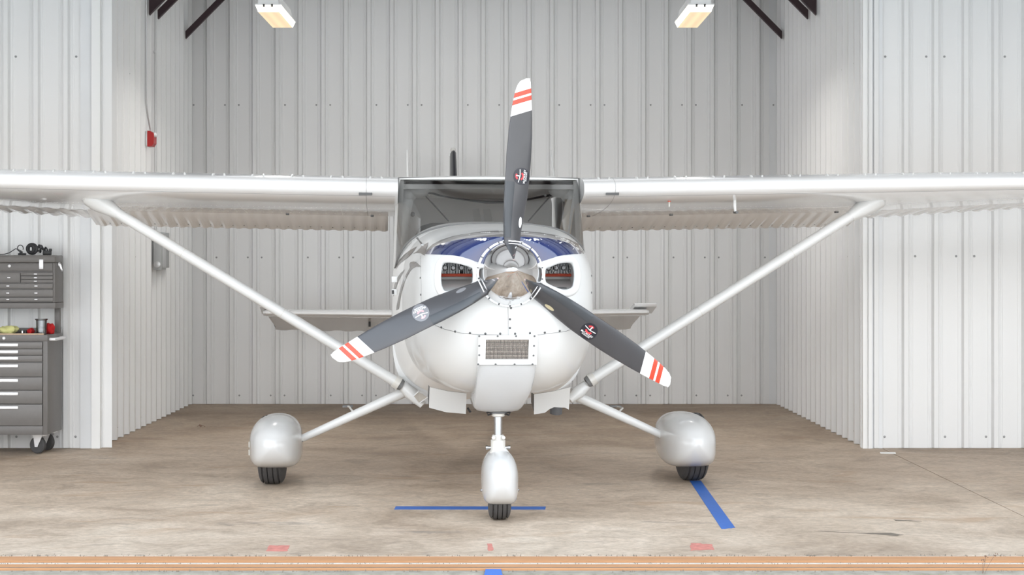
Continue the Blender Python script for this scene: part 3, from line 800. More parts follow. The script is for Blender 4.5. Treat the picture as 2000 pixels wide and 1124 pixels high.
# wing struts
STR_ENDS = ((Lx(176, 384, 2.05), Lx(783, 752, 1.93)), (Lx(1712, 390, 2.05), Lx(1148, 746, 1.93)))
for a, c in STR_ENDS:
    d = (c - a).normalized(); u = Vector((0, 1, 0)); w = d.cross(u).normalized()
    def aero(p, chord, th):
        r = []
        for k in range(20):
            t = 2 * PI * k / 20
            x = math.cos(t); r.append(p + u * (x * chord / 2) + w * (math.sin(t) * th / 2 * (1 - 0.25 * x)))
        return r
    b = MB(); b.loft([aero(a + d * 0.10, 0.13, 0.068), aero(c, 0.13, 0.068)]); b.build('wing_strut', M['white'], AC)
    b = MB(); b.loft([aero(a - d * 0.06 + Vector((0, 0, 0.02)), 0.20, 0.05), aero(a, 0.26, 0.12), aero(a + d * 0.07, 0.22, 0.125), aero(a + d * 0.14, 0.17, 0.10), aero(a + d * 0.20, 0.137, 0.075), aero(a + d * 0.215, 0.134, 0.071)]); b.build('strut_fairing', M['white'], AC)
    b = MB(); b.loft([aero(c - d * 0.05, 0.145, 0.080), aero(c - d * 0.012, 0.15, 0.084)]); b.build('strut_cuff', M['cream'], AC)
    b = MB(); b.loft([aero(c - d * 0.011, 0.14, 0.076), aero(c + d * 0.010, 0.13, 0.066)]); b.build('strut_cuff_gap', M['line'], AC)
    for t in (0.30, 0.62):
        q = a.lerp(c, t); b = MB(); b.loft([aero(q - d * 0.002, 0.1325, 0.0695), aero(q + d * 0.002, 0.1325, 0.0695)]); b.build('strut_tape', M['cream'], AC)

# ---- wings
def airfoil(n=26, t=0.12, m=0.02, p=0.4, x1=1.0):
    up, lo = [], []
    for i in range(n + 1):
        x = x1 * (1 - math.cos(PI / 2 * i / n)) if True else 0
        yt = 5 * t * (0.2969 * math.sqrt(x) - 0.1260 * x - 0.3516 * x * x + 0.2843 * x ** 3 - 0.1015 * x ** 4)
        yc = m / p ** 2 * (2 * p * x - x * x) if x < p else m / (1 - p) ** 2 * ((1 - 2 * p) + 2 * p * x - x * x)
        up.append((x, yc + yt)); lo.append((x, yc - yt))
    return up, lo
def wing_frame(xa):
    """leading edge position, chord and incidence at distance xa from the centre line"""
    s = 1 if xa > 0 else -1; x = abs(xa)
    le_z = 1.900 + max(0, x - 0.6) * 0.0185 * (1.0)
    chord = 1.63 if x < 2.75 else lerp(1.63, 1.12, (x - 2.75) / 2.7)
    le_y = 1.62 if x < 2.75 else lerp(1.62, 1.79, (x - 2.75) / 2.7)
    inc = math.radians(5.6 if x < 2.75 else lerp(5.6, 3.2, (x - 2.75) / 2.7))
    return le_y, le_z, chord, inc
def wp(xa, xc, zc_):
    ly, lz, c, inc = wing_frame(xa)
    return Vector((xa, ly + c * (xc * math.cos(inc) + zc_ * math.sin(inc)), lz + c * (zc_ * math.cos(inc) - xc * math.sin(inc))))
HINGE = 0.74
for s in (-1, 1):
    up, lo = airfoil(26, 0.115, 0.018, x1=HINGE)
    prof = [q for q in up[::-1]] + lo[1:]
    b = MB(); rings = []
    for x in (0.583, 1.2, 1.8, 2.4, 2.75, 3.4, 4.2, 5.2, 5.45):
        k = 1.0 if x < 5.3 else 0.6
        rings.append([wp(s * x, xc, z * k) for xc, z in prof])
    b.loft(rings)
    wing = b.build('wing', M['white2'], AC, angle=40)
    wbv = BVHTree.FromPolygons([v.co[:] for v in wing.data.vertices], [p.vertices[:] for p in wing.data.polygons])
    # flap (inboard) and aileron (outboard), beaded skins
    zl = lo[-1][1]; zu = up[-1][1]
    for nm, xa, xb, droop, amp in (('flap', 0.64, 2.70, 11, 0.0055), ('aileron', 2.73, 5.3, 3, 0.008)):
        b = MB(); rings = []
        per = 0.078 if nm == 'flap' else 0.105
        nst = int((xb - xa) / per) * 4
        for i in range(nst + 1):
            x = xa + (xb - xa) * i / nst
            ly, lz, c, inc = wing_frame(x)
            bead = amp * (1 if i % 4 in (1, 2) else 0) / c
            r = []
            dr = math.radians(droop)
            for xc, z in ((0, zu - 0.004), (0.13, zu * 0.55), (0.26, zu * 0.05 + 0.001), (0.26, -0.001 - bead * 1.2), (0.20, zl * 0.26 - bead), (0.06, zl * 0.8 - bead), (0.0, zl + 0.004), (-0.015, (zu + zl) / 2)):
                X = HINGE + 0.006 + xc * math.cos(dr) + (z) * math.sin(dr) * 0.3; Z = z - xc * math.sin(dr)
                r.append(wp(s * x, X, Z))
            rings.append(r)
        b.loft(rings); fo = b.build(nm, M['white2'], wing, angle=12)
        if nm == 'flap':
            fbv = BVHTree.FromPolygons([v.co[:] for v in fo.data.vertices], [p.vertices[:] for p in fo.data.polygons])
    # flap screws
    proto = None
    x = 0.72
    while x < 2.66:
        p = wp(s * x, HINGE + 0.215, -0.040)
        h = fbv.ray_cast(Vector((p.x, p.y, 0.5)), Vector((0, 0, 1)))
        if h[0] is not None:
            if proto is None:
                b = MB(); b.lathe([(0.0048, 0), (0.0045, 0.0022), (0, 0.003)], (0, 0, 0), (0, 0, -1), n=8); proto = b.build('flap_screw', M['fastener'], wing); proto.location = h[0]
            else: copy_to(proto, wing, h[0])
        x += 0.078
    # rivet rows under the wing
    b = MB()
    for row, dx in ((0.335, 0.034), (0.62, 0.06), (0.10, 0.07)):
        x = 0.70
        while x < 5.2:
            p = wp(s * x, row, -0.04)
            h = wbv.ray_cast(Vector((p.x, p.y, 0.5)), Vector((0, 0, 1)))
            if h[0] is not None:
                r = 0.0045
                b.add([h[0] + Vector((r * math.cos(t), r * math.sin(t), -0.0002)) for t in (0, 1.05, 2.1, 3.14, 4.19, 5.24)] + [h[0] + Vector((0, 0, -0.0022))], [(i, (i + 1) % 6, 6) for i in range(6)])
            x += dx
    for x in (0.95, 1.6, 2.25, 2.72, 3.4, 4.1):
        k = 0
        while k < 22:
            p = wp(s * x, 0.12 + 0.028 * k, -0.04); h = wbv.ray_cast(Vector((p.x, p.y, 0.5)), Vector((0, 0, 1)))
            if h[0] is not None:
                r = 0.0026; b.add([h[0] + Vector((r * math.cos(t), r * math.sin(t), -0.0002)) for t in (0, 1.05, 2.1, 3.14, 4.19, 5.24)] + [h[0] + Vector((0, 0, -0.0018))], [(i, (i + 1) % 6, 6) for i in range(6)])
            k += 1
    b.build('rivet_rows', M['rivet'], wing)['kind'] = 'stuff'
    # vortex generators along the upper leading edge
    vp = None
    x = 0.72
    while x < 5.2:
        for j, a_ in ((-0.035, 0.3), (0.035, -0.3)):
            p = wp(s * (x + j), 0.068, 0.0); h = wbv.ray_cast(Vector((p.x, p.y, 3.0)), Vector((0, 0, -1)))
            if h[0] is None: continue
            if vp is None:
                b = MB(); b.add([(-0.006, -0.014, -0.004), (-0.006, 0.014, 0), (0.006, 0.014, 0), (0.006, -0.014, -0.004), (-0.003, 0.012, 0.014), (0.003, 0.012, 0.014), (0.003, -0.004, 0.010), (-0.003, -0.004, 0.010)],
                      [(0, 1, 2, 3), (4, 5, 6, 7), (0, 3, 6, 7), (1, 4, 5, 2), (0, 7, 4, 1), (3, 2, 5, 6)])
                vp = b.build('vortex_generator', M['white'], wing, smooth=False); vp.location = h[0]; vp.rotation_euler = (0, 0, a_)
            else: copy_to(vp, wing, h[0], (0, 0, a_))
        x += 0.245
    # cabin air vent in the leading edge
    px = 714 if s < 0 else 1196
    h, n = hitn(px, 377.5, wbv)
    if h is not None:
        b = MB(); b.box(-0.042, 0.042, -0.003, 0.004, -0.014, 0.014, bev=0.002)
        for k in range(9): b.box(-0.036 + k * 0.009, -0.033 + k * 0.009, -0.006, -0.002, -0.011, 0.011)
        o = b.build('leading_edge_vent', M['fastener'], wing, smooth=False); o.location = h + Vector((0, -0.001, 0)); o.rotation_euler = (math.atan2(-n.z, -n.y) * -1 * 0.0, 0, 0)
    # skin joints
    pts = []
    for side_l in (up, lo):
        pass
    for x in (0.78, ):
        pts = [wp(s * x, xc, z) for xc, z in ([q for q in up[:14]][::-1] + lo[1:])]
        b = MB(); b.tube(pts, 0.0011, n=5); b.build('skin_joint', M['line'], wing)
    pts = [wp(s * (0.60 + 0.12 * k), 0.045, lo[7][1] * 0.985) for k in range(40)]
    pts = [p for p in (wbv.ray_cast(Vector((p.x, p.y, 0.5)), Vector((0, 0, 1)))[0] for p in pts) if p is not None]
    b = MB(); b.tube(pts, 0.0012, n=5); b.build('skin_joint', M['decal_grey'], wing)
    # hinge line shadow gap strip between wing and flap is real; underside hinge brackets
    for x in (0.75, 1.33, 2.5):
        p = wp(s * x, HINGE - 0.01, zl); b = MB(); b.box(p.x - 0.011, p.x + 0.011, p.y - 0.02, p.y + 0.02, p.z - 0.008, p.z + 0.004, bev=0.002); b.build('hinge_bracket', M['fastener'], wing)
    if s < 0: wingL = wing
    else: wingR = wing; wbvR = wbv
# pitot tube and fuel vent under the right wing, landing-light panel
h = hit(1435, 392, wbvR)
if h is None: h = Lx(1435, 388, 1.9)
b = MB(); b.tube([h + Vector((0, 0, 0.02)), h + Vector((0, 0, -0.035)), h + Vector((0.002, -0.01, -0.072))], [0.011, 0.011, 0.008], n=12); b.build('pitot_mast', M['white'], wingR)
b = MB(); b.tube([h + Vector((0.004, 0.03, -0.075)), h + Vector((0.004, -0.06, -0.078))], 0.0085, n=12); b.build('pitot_tube', M['fastener'], wingR)
h = hit(1307, 392, wbvR)
if h is None: h = Lx(1307, 388, 1.9)
b = MB(); b.tube([h + Vector((0, 0, 0.01)), h + Vector((0, 0, -0.04))], 0.0045, n=8); b.build('fuel_vent_tube', M['cream'], wingR)
b = MB(); b.lathe([(0.010, 0), (0.010, 0.006)], h + Vector((0, 0, -0.008)), (0, 0, 1), n=12); b.build('fuel_vent_flange', M['redseal'], wingR)

# ---- roof, cabin, windshield
rf = MB(); rings = []
for y, w, z, t in ((1.87, 0.572, 1.968, 0.006), (1.92, 0.580, 1.978, 0.02), (2.3, 0.60, 1.99, 0.05), (3.0, 0.58, 1.985, 0.05), (3.66, 0.55, 1.95, 0.05)):
    n = 24; top = []; bot = []
    for k in range(n + 1):
        u = -1 + 2 * k / n
        arc = 0.012 * (1 - u * u)
        top.append(Vector((u * w, y, z + arc))); bot.append(Vector((u * w, y, z - t)))
    rings.append(top + bot[::-1])
rf.loft(rings); rf.build('cabin_roof', M['white'], AC, angle=40)
b = MB(); b.box(-0.56, 0.56, 1.93, 3.6, 1.905, 1.935); b.build('headliner', M['cabin'], AC, smooth=False)
def wspt(a, v):
    sa, ca = math.sin(a), math.cos(a)
    n = 3.6
    u = math.copysign(abs(sa) ** (2 / n), sa); c = abs(ca) ** (2 / n)
    hw = lerp(0.600, 0.572, v)
    yside = 1.90; yf = lerp(1.28, 1.885, v)
    x = hw * u; y = yside - (yside - yf) * c
    # base follows the top of the boot cowl section
    nn = 3.3; ww = 0.585
    zz = 1.22 + 0.447 * max(0.0, 1 - min(1, abs(x) / (ww * 1.04)) ** nn) ** (1 / nn)
    zb = max(zz, 1.40)
    bow = 0.02 * math.sin(PI * v) * c
    return Vector((x, y - bow, lerp(zb, 1.972, v)))
g = MB(); rows = []
for i in range(13):
    rows.append([wspt(-PI / 2 + PI * k / 60, i / 12) for k in range(61)])
g.loft(rows, cap=False, closed=False); g.build('windshield', M['wsglass'], AC, angle=80)
b = MB(); b.tube(rows[0], 0.006, n=6); b.tube(rows[-1], 0.006, n=6); b.build('windshield_trim', M['line'], AC)
# white deck rim ahead of the glass comes from the boot cowl; dark glareshield behind it
gs = MB(); rings = []
for y, dz, w in ((1.42, 0.004, 0.50), (1.6, 0.020, 0.535), (1.92, 0.030, 0.55)):
    r = []
    for k in range(41):
        u = -1 + 2 * k / 40; x = u * w
        r.append(Vector((x, y, 1.22 + 0.445 * max(0, 1 - abs(x / 0.60) ** 3.3) ** (1 / 3.3) + dz * (1 - u ** 4))))
    rings.append(r + [p - Vector((0, 0, 0.05)) for p in r[::-1]])
gs.loft(rings); gs.build('glareshield', M['cabin'], AC)
# door posts, side windows
for s in (-1, 1):
    b = MB()
    for pts in ([(0.600, 1.89, 1.38), (0.612, 1.93, 1.38), (0.592, 1.93, 1.97), (0.572, 1.88, 1.97)],):
        b.prism([(s * x, y, z) for x, y, z in pts], (-s * 0.03, 0.02, 0))
    b.build('door_post', M['white'], AC, smooth=False)
    b = MB(); b.prism([(s * 0.604, 2.72, 1.40), (s * 0.604, 2.80, 1.40), (s * 0.594, 2.80, 1.95), (s * 0.594, 2.72, 1.95)], (-s * 0.03, 0, 0)); b.build('door_post', M['white'], AC, smooth=False)
    for y0, y1 in ((1.95, 2.72), (2.80, 3.60)):
        b = MB(); b.prism([(s * 0.606, y0, 1.41), (s * 0.602, y1, 1.41), (s * 0.585, y1, 1.93), (s * 0.594, y0, 1.95)], (-s * 0.004, 0, 0)); b.build('side_window', M['glass'], AC, smooth=False)
    # moulded corner inside the windshield with its post trim
    px = 812 if s < 0 else 1098
    c = Lx(px, 380, 2.08)
    b = MB(); b.ball((c.x - 0.01 * s, 2.10, 1.905), (0.080, 0.12, 0.048), n=20); b.ball((c.x + s * 0.045, 2.12, 1.89), (0.055, 0.12, 0.07), n=20); b.build('overhead_fairing', M['cabinl'], AC, angle=80)
    b = MB(); t = Lx(797 if s < 0 else 1116, 385, 2.06); m2 = Lx(792 if s < 0 else 1110, 420, 2.05); e = Lx(782 if s < 0 else 1098, 480, 2.0)
    b.tube([t, m2, e], [0.040, 0.032, 0.045], n=14, sy=0.6); b.build('inner_door_post', M['cabinl'] if s < 0 else M['tan'], AC)
    b = MB(); t = Lx(832 if s < 0 else 1074, 384, 2.2); e = Lx(876 if s < 0 else 1032, 432, 1.7)
    b.tube([t, t.lerp(e, .5), e], 0.0045, n=8); b.build('brace_tube', M['black'], AC)
b = MB(); a = Lx(1124, 372, 2.0); c = Lx(1108, 470, 1.93); b.tube([a, c], [0.012, 0.007], n=8); b.build('white_inner_brace', M['cabinl'], AC)
# trailing cable across the cabin, tube with bracket under the roof
pts = [Lx(x, y, 2.5) for x, y in ((826, 374), (842, 377), (862, 383), (890, 388), (920, 392), (950, 395), (990, 395), (1030, 390), (1060, 384), (1088, 380))]
b = MB(); b.tube(pts, [0.010, 0.009, 0.006, 0.0055, 0.007, 0.010, 0.009, 0.007, 0.008, 0.010], n=8); b.build('cabin_cable', M['black'], AC)
a = Lx(900, 367, 2.2); c = Lx(1000, 367, 2.2); b = MB(); b.tube([a, c], 0.016, n=12); b.build('overhead_tube', M['mirror'], AC)
a = Lx(826, 364, 2.25); c = Lx(1080, 363, 2.25); b = MB(); b.tube([a, c], 0.007, n=8); b.build('overhead_rail', M['cabin'], AC)
a = Lx(961, 369, 2.15); b = MB(); b.box(a.x - 0.013, a.x + 0.013, 2.14, 2.17, a.z - 0.022, a.z + 0.016, bev=0.003); b.build('tube_bracket', M['cabinl'], AC)
for px, py in ((838, 381), (1065, 382)):
    a = Lx(px, py, 2.3); b = MB(); b.ball(a, 0.0085, n=10); b.build('cabin_lamp', M['rivet'], AC)
a = Lx(806, 419, 2.1); b = MB(); b.lathe([(0.016, 0), (0.016, 0.015), (0.008, 0.02), (0, 0.02)], a, (0, -1, 0), n=14); b.build('cabin_air_vent', M['black'], AC)
# seats with shoulder belts
for sx_ in (-0.27, 0.27):
    b = MB(); rings = []
    for z, w, t, y in ((1.05, 0.22, 0.06, 2.45), (1.40, 0.22, 0.06, 2.50), (1.60, 0.20, 0.05, 2.54), (1.68, 0.15, 0.035, 2.56), (1.70, 0.08, 0.02, 2.56)):
        rings.append([Vector((sx_ + w * math.copysign(abs(math.cos(2 * PI * k / 24)) ** .7, math.cos(2 * PI * k / 24)), y + t * math.sin(2 * PI * k / 24), z)) for k in range(24)])
    b.loft(rings); b.build('seat_back', M['seat'], AC, angle=70)
for px, wd_ in ((931, 6), (952, 6)):
    a = Lx(px - 2, 408, 2.9); c = Lx(px + 2, 452, 2.9)
    b = MB(); b.prism([(a.x - 0.024, 2.9, a.z), (a.x + 0.024, 2.9, a.z), (c.x + 0.028, 2.7, c.z), (c.x - 0.028, 2.7, c.z)], (0, 0.004, 0)); b.build('shoulder_belt', M['mirror'], AC, smooth=False)

# ---- antennas, fin, tail
b = MB(); a = Lx(796, 352, 2.7); t = Lx(795, 293, 2.7); b.tube([a, t], [0.0085, 0.004], n=8); b.build('whip_antenna', M['white'], AC)
b = MB(); a = Lx(1082, 352, 2.7); t = Lx(1076, 294, 2.9); b.tube([a, t], [0.0085, 0.004], n=8); b.build('whip_antenna', M['white'], AC)
a = Lx(1040, 348, 2.7); c = Lx(1083, 348, 2.7); b = MB(); b.box(a.x - 0.1, c.x, 2.66, 2.74, a.z - 0.03, a.z + 0.012, bev=0.008); b.build('antenna_base', M['white'], AC)
# vertical fin
def fin_ring(z, y0, y1, t):
    r = []
    for k in range(28):
        a = 2 * PI * k / 28; x = math.cos(a)
        r.append(Vector((t / 2 * math.sin(a) * (1 - 0.3 * x), (y0 + y1) / 2 - x * -(y1 - y0) / 2, z)))
    return r
zt = Lx(889, 294, 7.3).z
b = MB(); b.loft([fin_ring(1.05, 6.2, 7.62, 0.12), fin_ring(1.6, 6.62, 7.66, 0.09), fin_ring(2.2, 7.05, 7.72, 0.062), fin_ring(zt - 0.02, 7.25, 7.76, 0.052), fin_ring(zt, 7.30, 7.74, 0.03)])
b.build('tail_fin', M['decal_black'], AC)
b = MB(); b.loft([fin_ring(1.1, 7.63, 8.05, 0.06), fin_ring(zt - 0.02, 7.77, 8.02, 0.035)]); b.build('rudder', M['white'], AC)
b = MB(); b.lathe([(0.026, 0), (0.026, 0.02), (0.018, 0.035), (0, 0.04)], (0, 7.45, zt), (0, 0, 1), n=16); b.build('beacon_light', M['mirror'], AC)
# stabiliser
xl_, xr_ = Lx(511, 613, 6.8).x, Lx(1274, 613, 6.8).x
zs_ = Lx(700, 613.5, 6.75).z
def stab_ring(x, y0, y1, zc_, t):
    r = []
    for k in range(24):
        a = 2 * PI * k / 24; c = math.cos(a)
        r.append(Vector((x, (y0 + y1) / 2 + c * (y1 - y0) / 2, zc_ + t / 2 * math.sin(a) * (1 - 0.25 * c))))
    return r
b = MB(); b.loft([stab_ring(xl_, 6.98, 7.30, zs_, 0.05), stab_ring(xl_ + 0.03, 6.93, 7.32, zs_, 0.062), stab_ring(0, 6.55, 7.35, zs_ - 0.01, 0.085), stab_ring(xr_ - 0.03, 6.93, 7.32, zs_, 0.062), stab_ring(xr_, 6.98, 7.30, zs_, 0.05)])
b.build('stabilizer', M['white2'], AC)
ze = Lx(700, 645, 7.7).z
for s, xt in ((-1, xl_), (1, xr_)):
    b = MB(); xt2 = xt - s * 0.02; rings = []
    N = 33
    for i in range(N):
        x = lerp(s * 0.10, xt2, i / (N - 1)); bd = 0.008 if i % 4 in (1, 2) else 0
        taper = 1.0 if i < N - 1 else 0.86
        xb_ = x - s * 0.0
        yte = lerp(7.78, 7.70, i / (N - 1)); zte = ze + lerp(-0.025, 0.01, i / (N - 1))
        tx_ = x if i < N - 1 else x - s * 0.07
        rings.append([Vector((x, 7.345, zs_ + 0.02)), Vector((tx_, yte, zte + 0.006)), Vector((tx_, yte, zte - 0.002 - bd)), Vector((x, 7.42, zs_ - 0.045 - bd)), Vector((x, 7.345, zs_ - 0.028)), Vector((x, 7.335, zs_))])
    b.loft(rings); el = b.build('elevator', M['white2'], AC, angle=12)
    p = Lx(508 if s < 0 else 1281, 600, 7.1).x; q = Lx(530 if s < 0 else 1238, 600, 7.1).x
    b = MB(); b.prism([(p, 7.08, zs_ + 0.085), (q, 7.08, zs_ + 0.085), (q, 7.06, zs_ + 0.058), (p, 7.06, zs_ + 0.058)], (0, 0.02, 0))
    b.loft([[Vector((x, 7.05, zs_ + 0.055)), Vector((x, 7.04, zs_ + 0.075)), Vector((x, 7.07, zs_ + 0.088)), Vector((x, 7.36, zs_ + 0.03)), Vector((x, 7.36, zs_ - 0.02))] for x in (p, q)])
    b.build('elevator_horn', M['white2'], AC, angle=30)
b = MB(); h = Lx(722, 634, 7.6); b.box(h.x - 0.01, h.x + 0.01, 7.5, 7.6, h.z - 0.02, h.z + 0.03); b.build('trim_tab_horn', M['black'], AC, smooth=False)

# ---- cowl flaps, exhaust
for pl, off in (([(839, 757), (875, 765), (911, 769), (910, 809), (872, 806), (838, 797)], 0), ([(1043, 771), (1080, 765), (1114, 757), (1111, 801), (1104, 797), (1082, 796), (1073, 800), (1064, 807), (1043, 810)], 0)):
    n = len(pl)
    pts = []
    for px, py in pl:
        yy = 0.80 + (py - 757) / 52 * 0.10
        p = Lx(px, py, yy); pts.append(p)
    b = MB(); b.prism(pts, (0, 0.012, 0.002)); b.build('cowl_flap', M['white'], AC, smooth=False)
    # side web and hinge line
    b = MB(); k0 = pts[0]; k1 = pts[-1]
    b.prism([k0 + Vector((-0.003, 0.01, 0)), k1 + Vector((-0.003, 0.01, 0.02)), k1 + Vector((-0.003, 0.16, 0.06)), k0 + Vector((-0.003, 0.16, 0))], (0.004, 0, 0)); b.build('cowl_flap_web', M['fastener'], AC, smooth=False)
b = MB(); c = Lx(1087, 799, 1.10)
b.lathe([(0.037, 0.10), (0.037, -0.030), (0.033, -0.030), (0.033, 0.06)], (c.x, 1.12, c.z), (0.03, -0.25, 1), n=24); b.build('exhaust_pipe', M['exh'], AC)
b = MB(); a = Lx(913, 797, 1.0); c = Lx(919, 806, 1.0); b.tube([a, c], 0.006, n=8); b.build('drain_tube', M['black'], AC)
b = MB(); a = Lx(813, 466, 1.15); c = Lx(826, 481, 1.0)
h = hit(815, 467, bvh1); h2 = hit(825, 480, bvh1)
if h and h2:
    b = MB(); b.tube([h + Vector((0, 0, 0.004)), h2 + Vector((0, 0, 0.004))], 0.0065, n=10); b.build('cowl_latch', M['steel'], AC)
for px, py in ((1112, 459),):
    h = hit(px, py, bvh1)
    if h: b = MB(); b.ball(h, 0.008, n=8); b.build('cowl_pin', M['fastener'], AC)

# ---- propeller
SPIN = MB()
prof = []
for i in range(25):
    t = i / 24
    r = 0.170 * (1 - (1 - t) ** 1.8) ** 0.87
    prof.append((r if i else 0.0005, -0.315 + 0.315 * t))
prof += [(0.1705, 0.004), (0.1705, 0.010)]
SPIN.lathe(prof, (0, 0, 0), (0, 1, 0), n=72)
tipc = Lx(1005, 526, -0.315); basec = Lx(996.5, 534.5, 0.0)
axv = (basec - tipc).normalized()
spin = SPIN.build('spinner', M['chrome'], AC, angle=50)
HUB = basec.copy()
spin.location = HUB
q = Vector((0, 1, 0)).rotation_difference(axv); spin.rotation_mode = 'QUATERNION'; spin.rotation_quaternion = q
b = MB(); b.lathe([(0.168, 0.008), (0.178, 0.010), (0.181, 0.022), (0.181, 0.045), (0.165, 0.048)], HUB, (0, 1, 0), n=72); b.build('spinner_backplate', M['chrome'], AC, angle=40)
for k in range(18):
    a = 2 * PI * (k + 0.5) / 18; b = MB(); b.lathe([(0.0048, 0), (0.0045, 0.003), (0, 0.0035)], HUB + Vector((0.1745 * math.cos(a), 0.009, 0.1745 * math.sin(a))), (0, -1, 0), n=8); b.build('spinner_screw', M['fastener'], AC)

LE = [(983, 470), (982, 440), (982, 410), (983, 380), (985, 350), (988, 300), (993, 250), (998, 217), (1002, 195), (1006, 178), (1010, 167), (1016, 159), (1022, 155.5), (1028, 154)]
TE = [(1016, 470), (1018, 455), (1022, 435), (1027, 410), (1032, 380), (1035, 350), (1038, 310), (1039.5, 270), (1039.5, 230), (1038.5, 200), (1037.5, 175), (1036.5, 160), (1034, 155), (1028, 154)]
ANG0 = math.radians(4.6)
def to_rs(p):
    dx, dz = (p[0] - 996.5) / 368.0, (534.5 - p[1]) / 368.0
    return (dx * math.sin(ANG0) + dz * math.cos(ANG0), dx * math.cos(ANG0) - dz * math.sin(ANG0))
le = sorted(to_rs(p) for p in LE); te = sorted(to_rs(p) for p in TE)
RT = min(le[-1][0], te[-1][0])
def interp(tab, r):
    if r <= tab[0][0]: return tab[0][1]
    for i in range(len(tab) - 1):
        if r <= tab[i + 1][0]:
            t = (r - tab[i][0]) / (tab[i + 1][0] - tab[i][0] + 1e-9); return lerp(tab[i][1], tab[i + 1][1], t)
    return tab[-1][1]
KS = 0.42
def blade_pt(q, u, side):
    """q: radius of the skewed ring, u: 0 leading .. 1 trailing, side: -1 front, +1 back"""
    k = KS * min(1, max(0, (q - 0.5) / 0.3))
    a = interp(le, q)
    for _ in range(8): a = interp(le, min(q + k * a, RT))
    c = interp(te, q)
    for _ in range(8): c = interp(te, min(q + k * c, RT))
    s_ = lerp(a, c, u); r = min(q + k * s_, RT + 0.002)
    pitch = math.radians(lerp(52, 17, min(1, max(0, (r - 0.15) / 0.85)) ** 0.55))
    mid = (a + c) / 2; w = c - a
    y0 = (s_ - mid) * math.tan(pitch) * (1.0 if r > 0.30 else lerp(0.25, 1.0, max(0, (r - 0.12) / 0.18)))
    th = lerp(0.055, 0.007, min(1, max(0, (r - 0.14) / 0.9)) ** 0.6) if r < RT * 0.999 else 0.002
    if r < 0.30: th = lerp(0.060, th, max(0, (r - 0.12) / 0.18))
    pro = math.sqrt(max(0, 1 - (2 * min(max(u, 0), 1) ** 0.85 - 1) ** 2)) * th / 2
    return Vector((s_, y0 * 1.0 + side * pro * (1.25 if side < 0 else 0.75), r))
def blade_rings(qs, NU=13):
    R = []
    for qv in qs:
        us = [0.5 - 0.5 * math.cos(PI * k / NU) for k in range(NU + 1)]
        R.append([blade_pt(qv, u, -1) for u in us] + [blade_pt(qv, u, 1) for u in us[1:-1][::-1]])
    return R
BQ = {'w0': 0.855, 'r1': 0.912, 'r1e': 0.938, 'r2': 0.950, 'r2e': 0.976}
TIPQ = RT - 0.0005
def arange(a, b, n): return [lerp(a, b, i / n) for i in range(n + 1)]
PROTO = {}
def boot_pts():
    pass
txt_cache = {}
def text_mesh(s, size):
    cu = bpy.data.curves.new('t', 'FONT'); cu.body = s; cu.size = size; cu.align_x = 'CENTER'; cu.align_y = 'CENTER'; cu.resolution_u = 2; cu.offset = size * 0.015
    o = bpy.data.objects.new('t', cu); COL.objects.link(o)
    dg = bpy.context.evaluated_depsgraph_get(); m_ = bpy.data.meshes.new_from_object(o.evaluated_get(dg)); bpy.data.objects.remove(o, do_unlink=True)
    vs = [v.co.copy() for v in m_.vertices]; fs = [list(p.vertices) for p in m_.polygons]
    return vs, fs
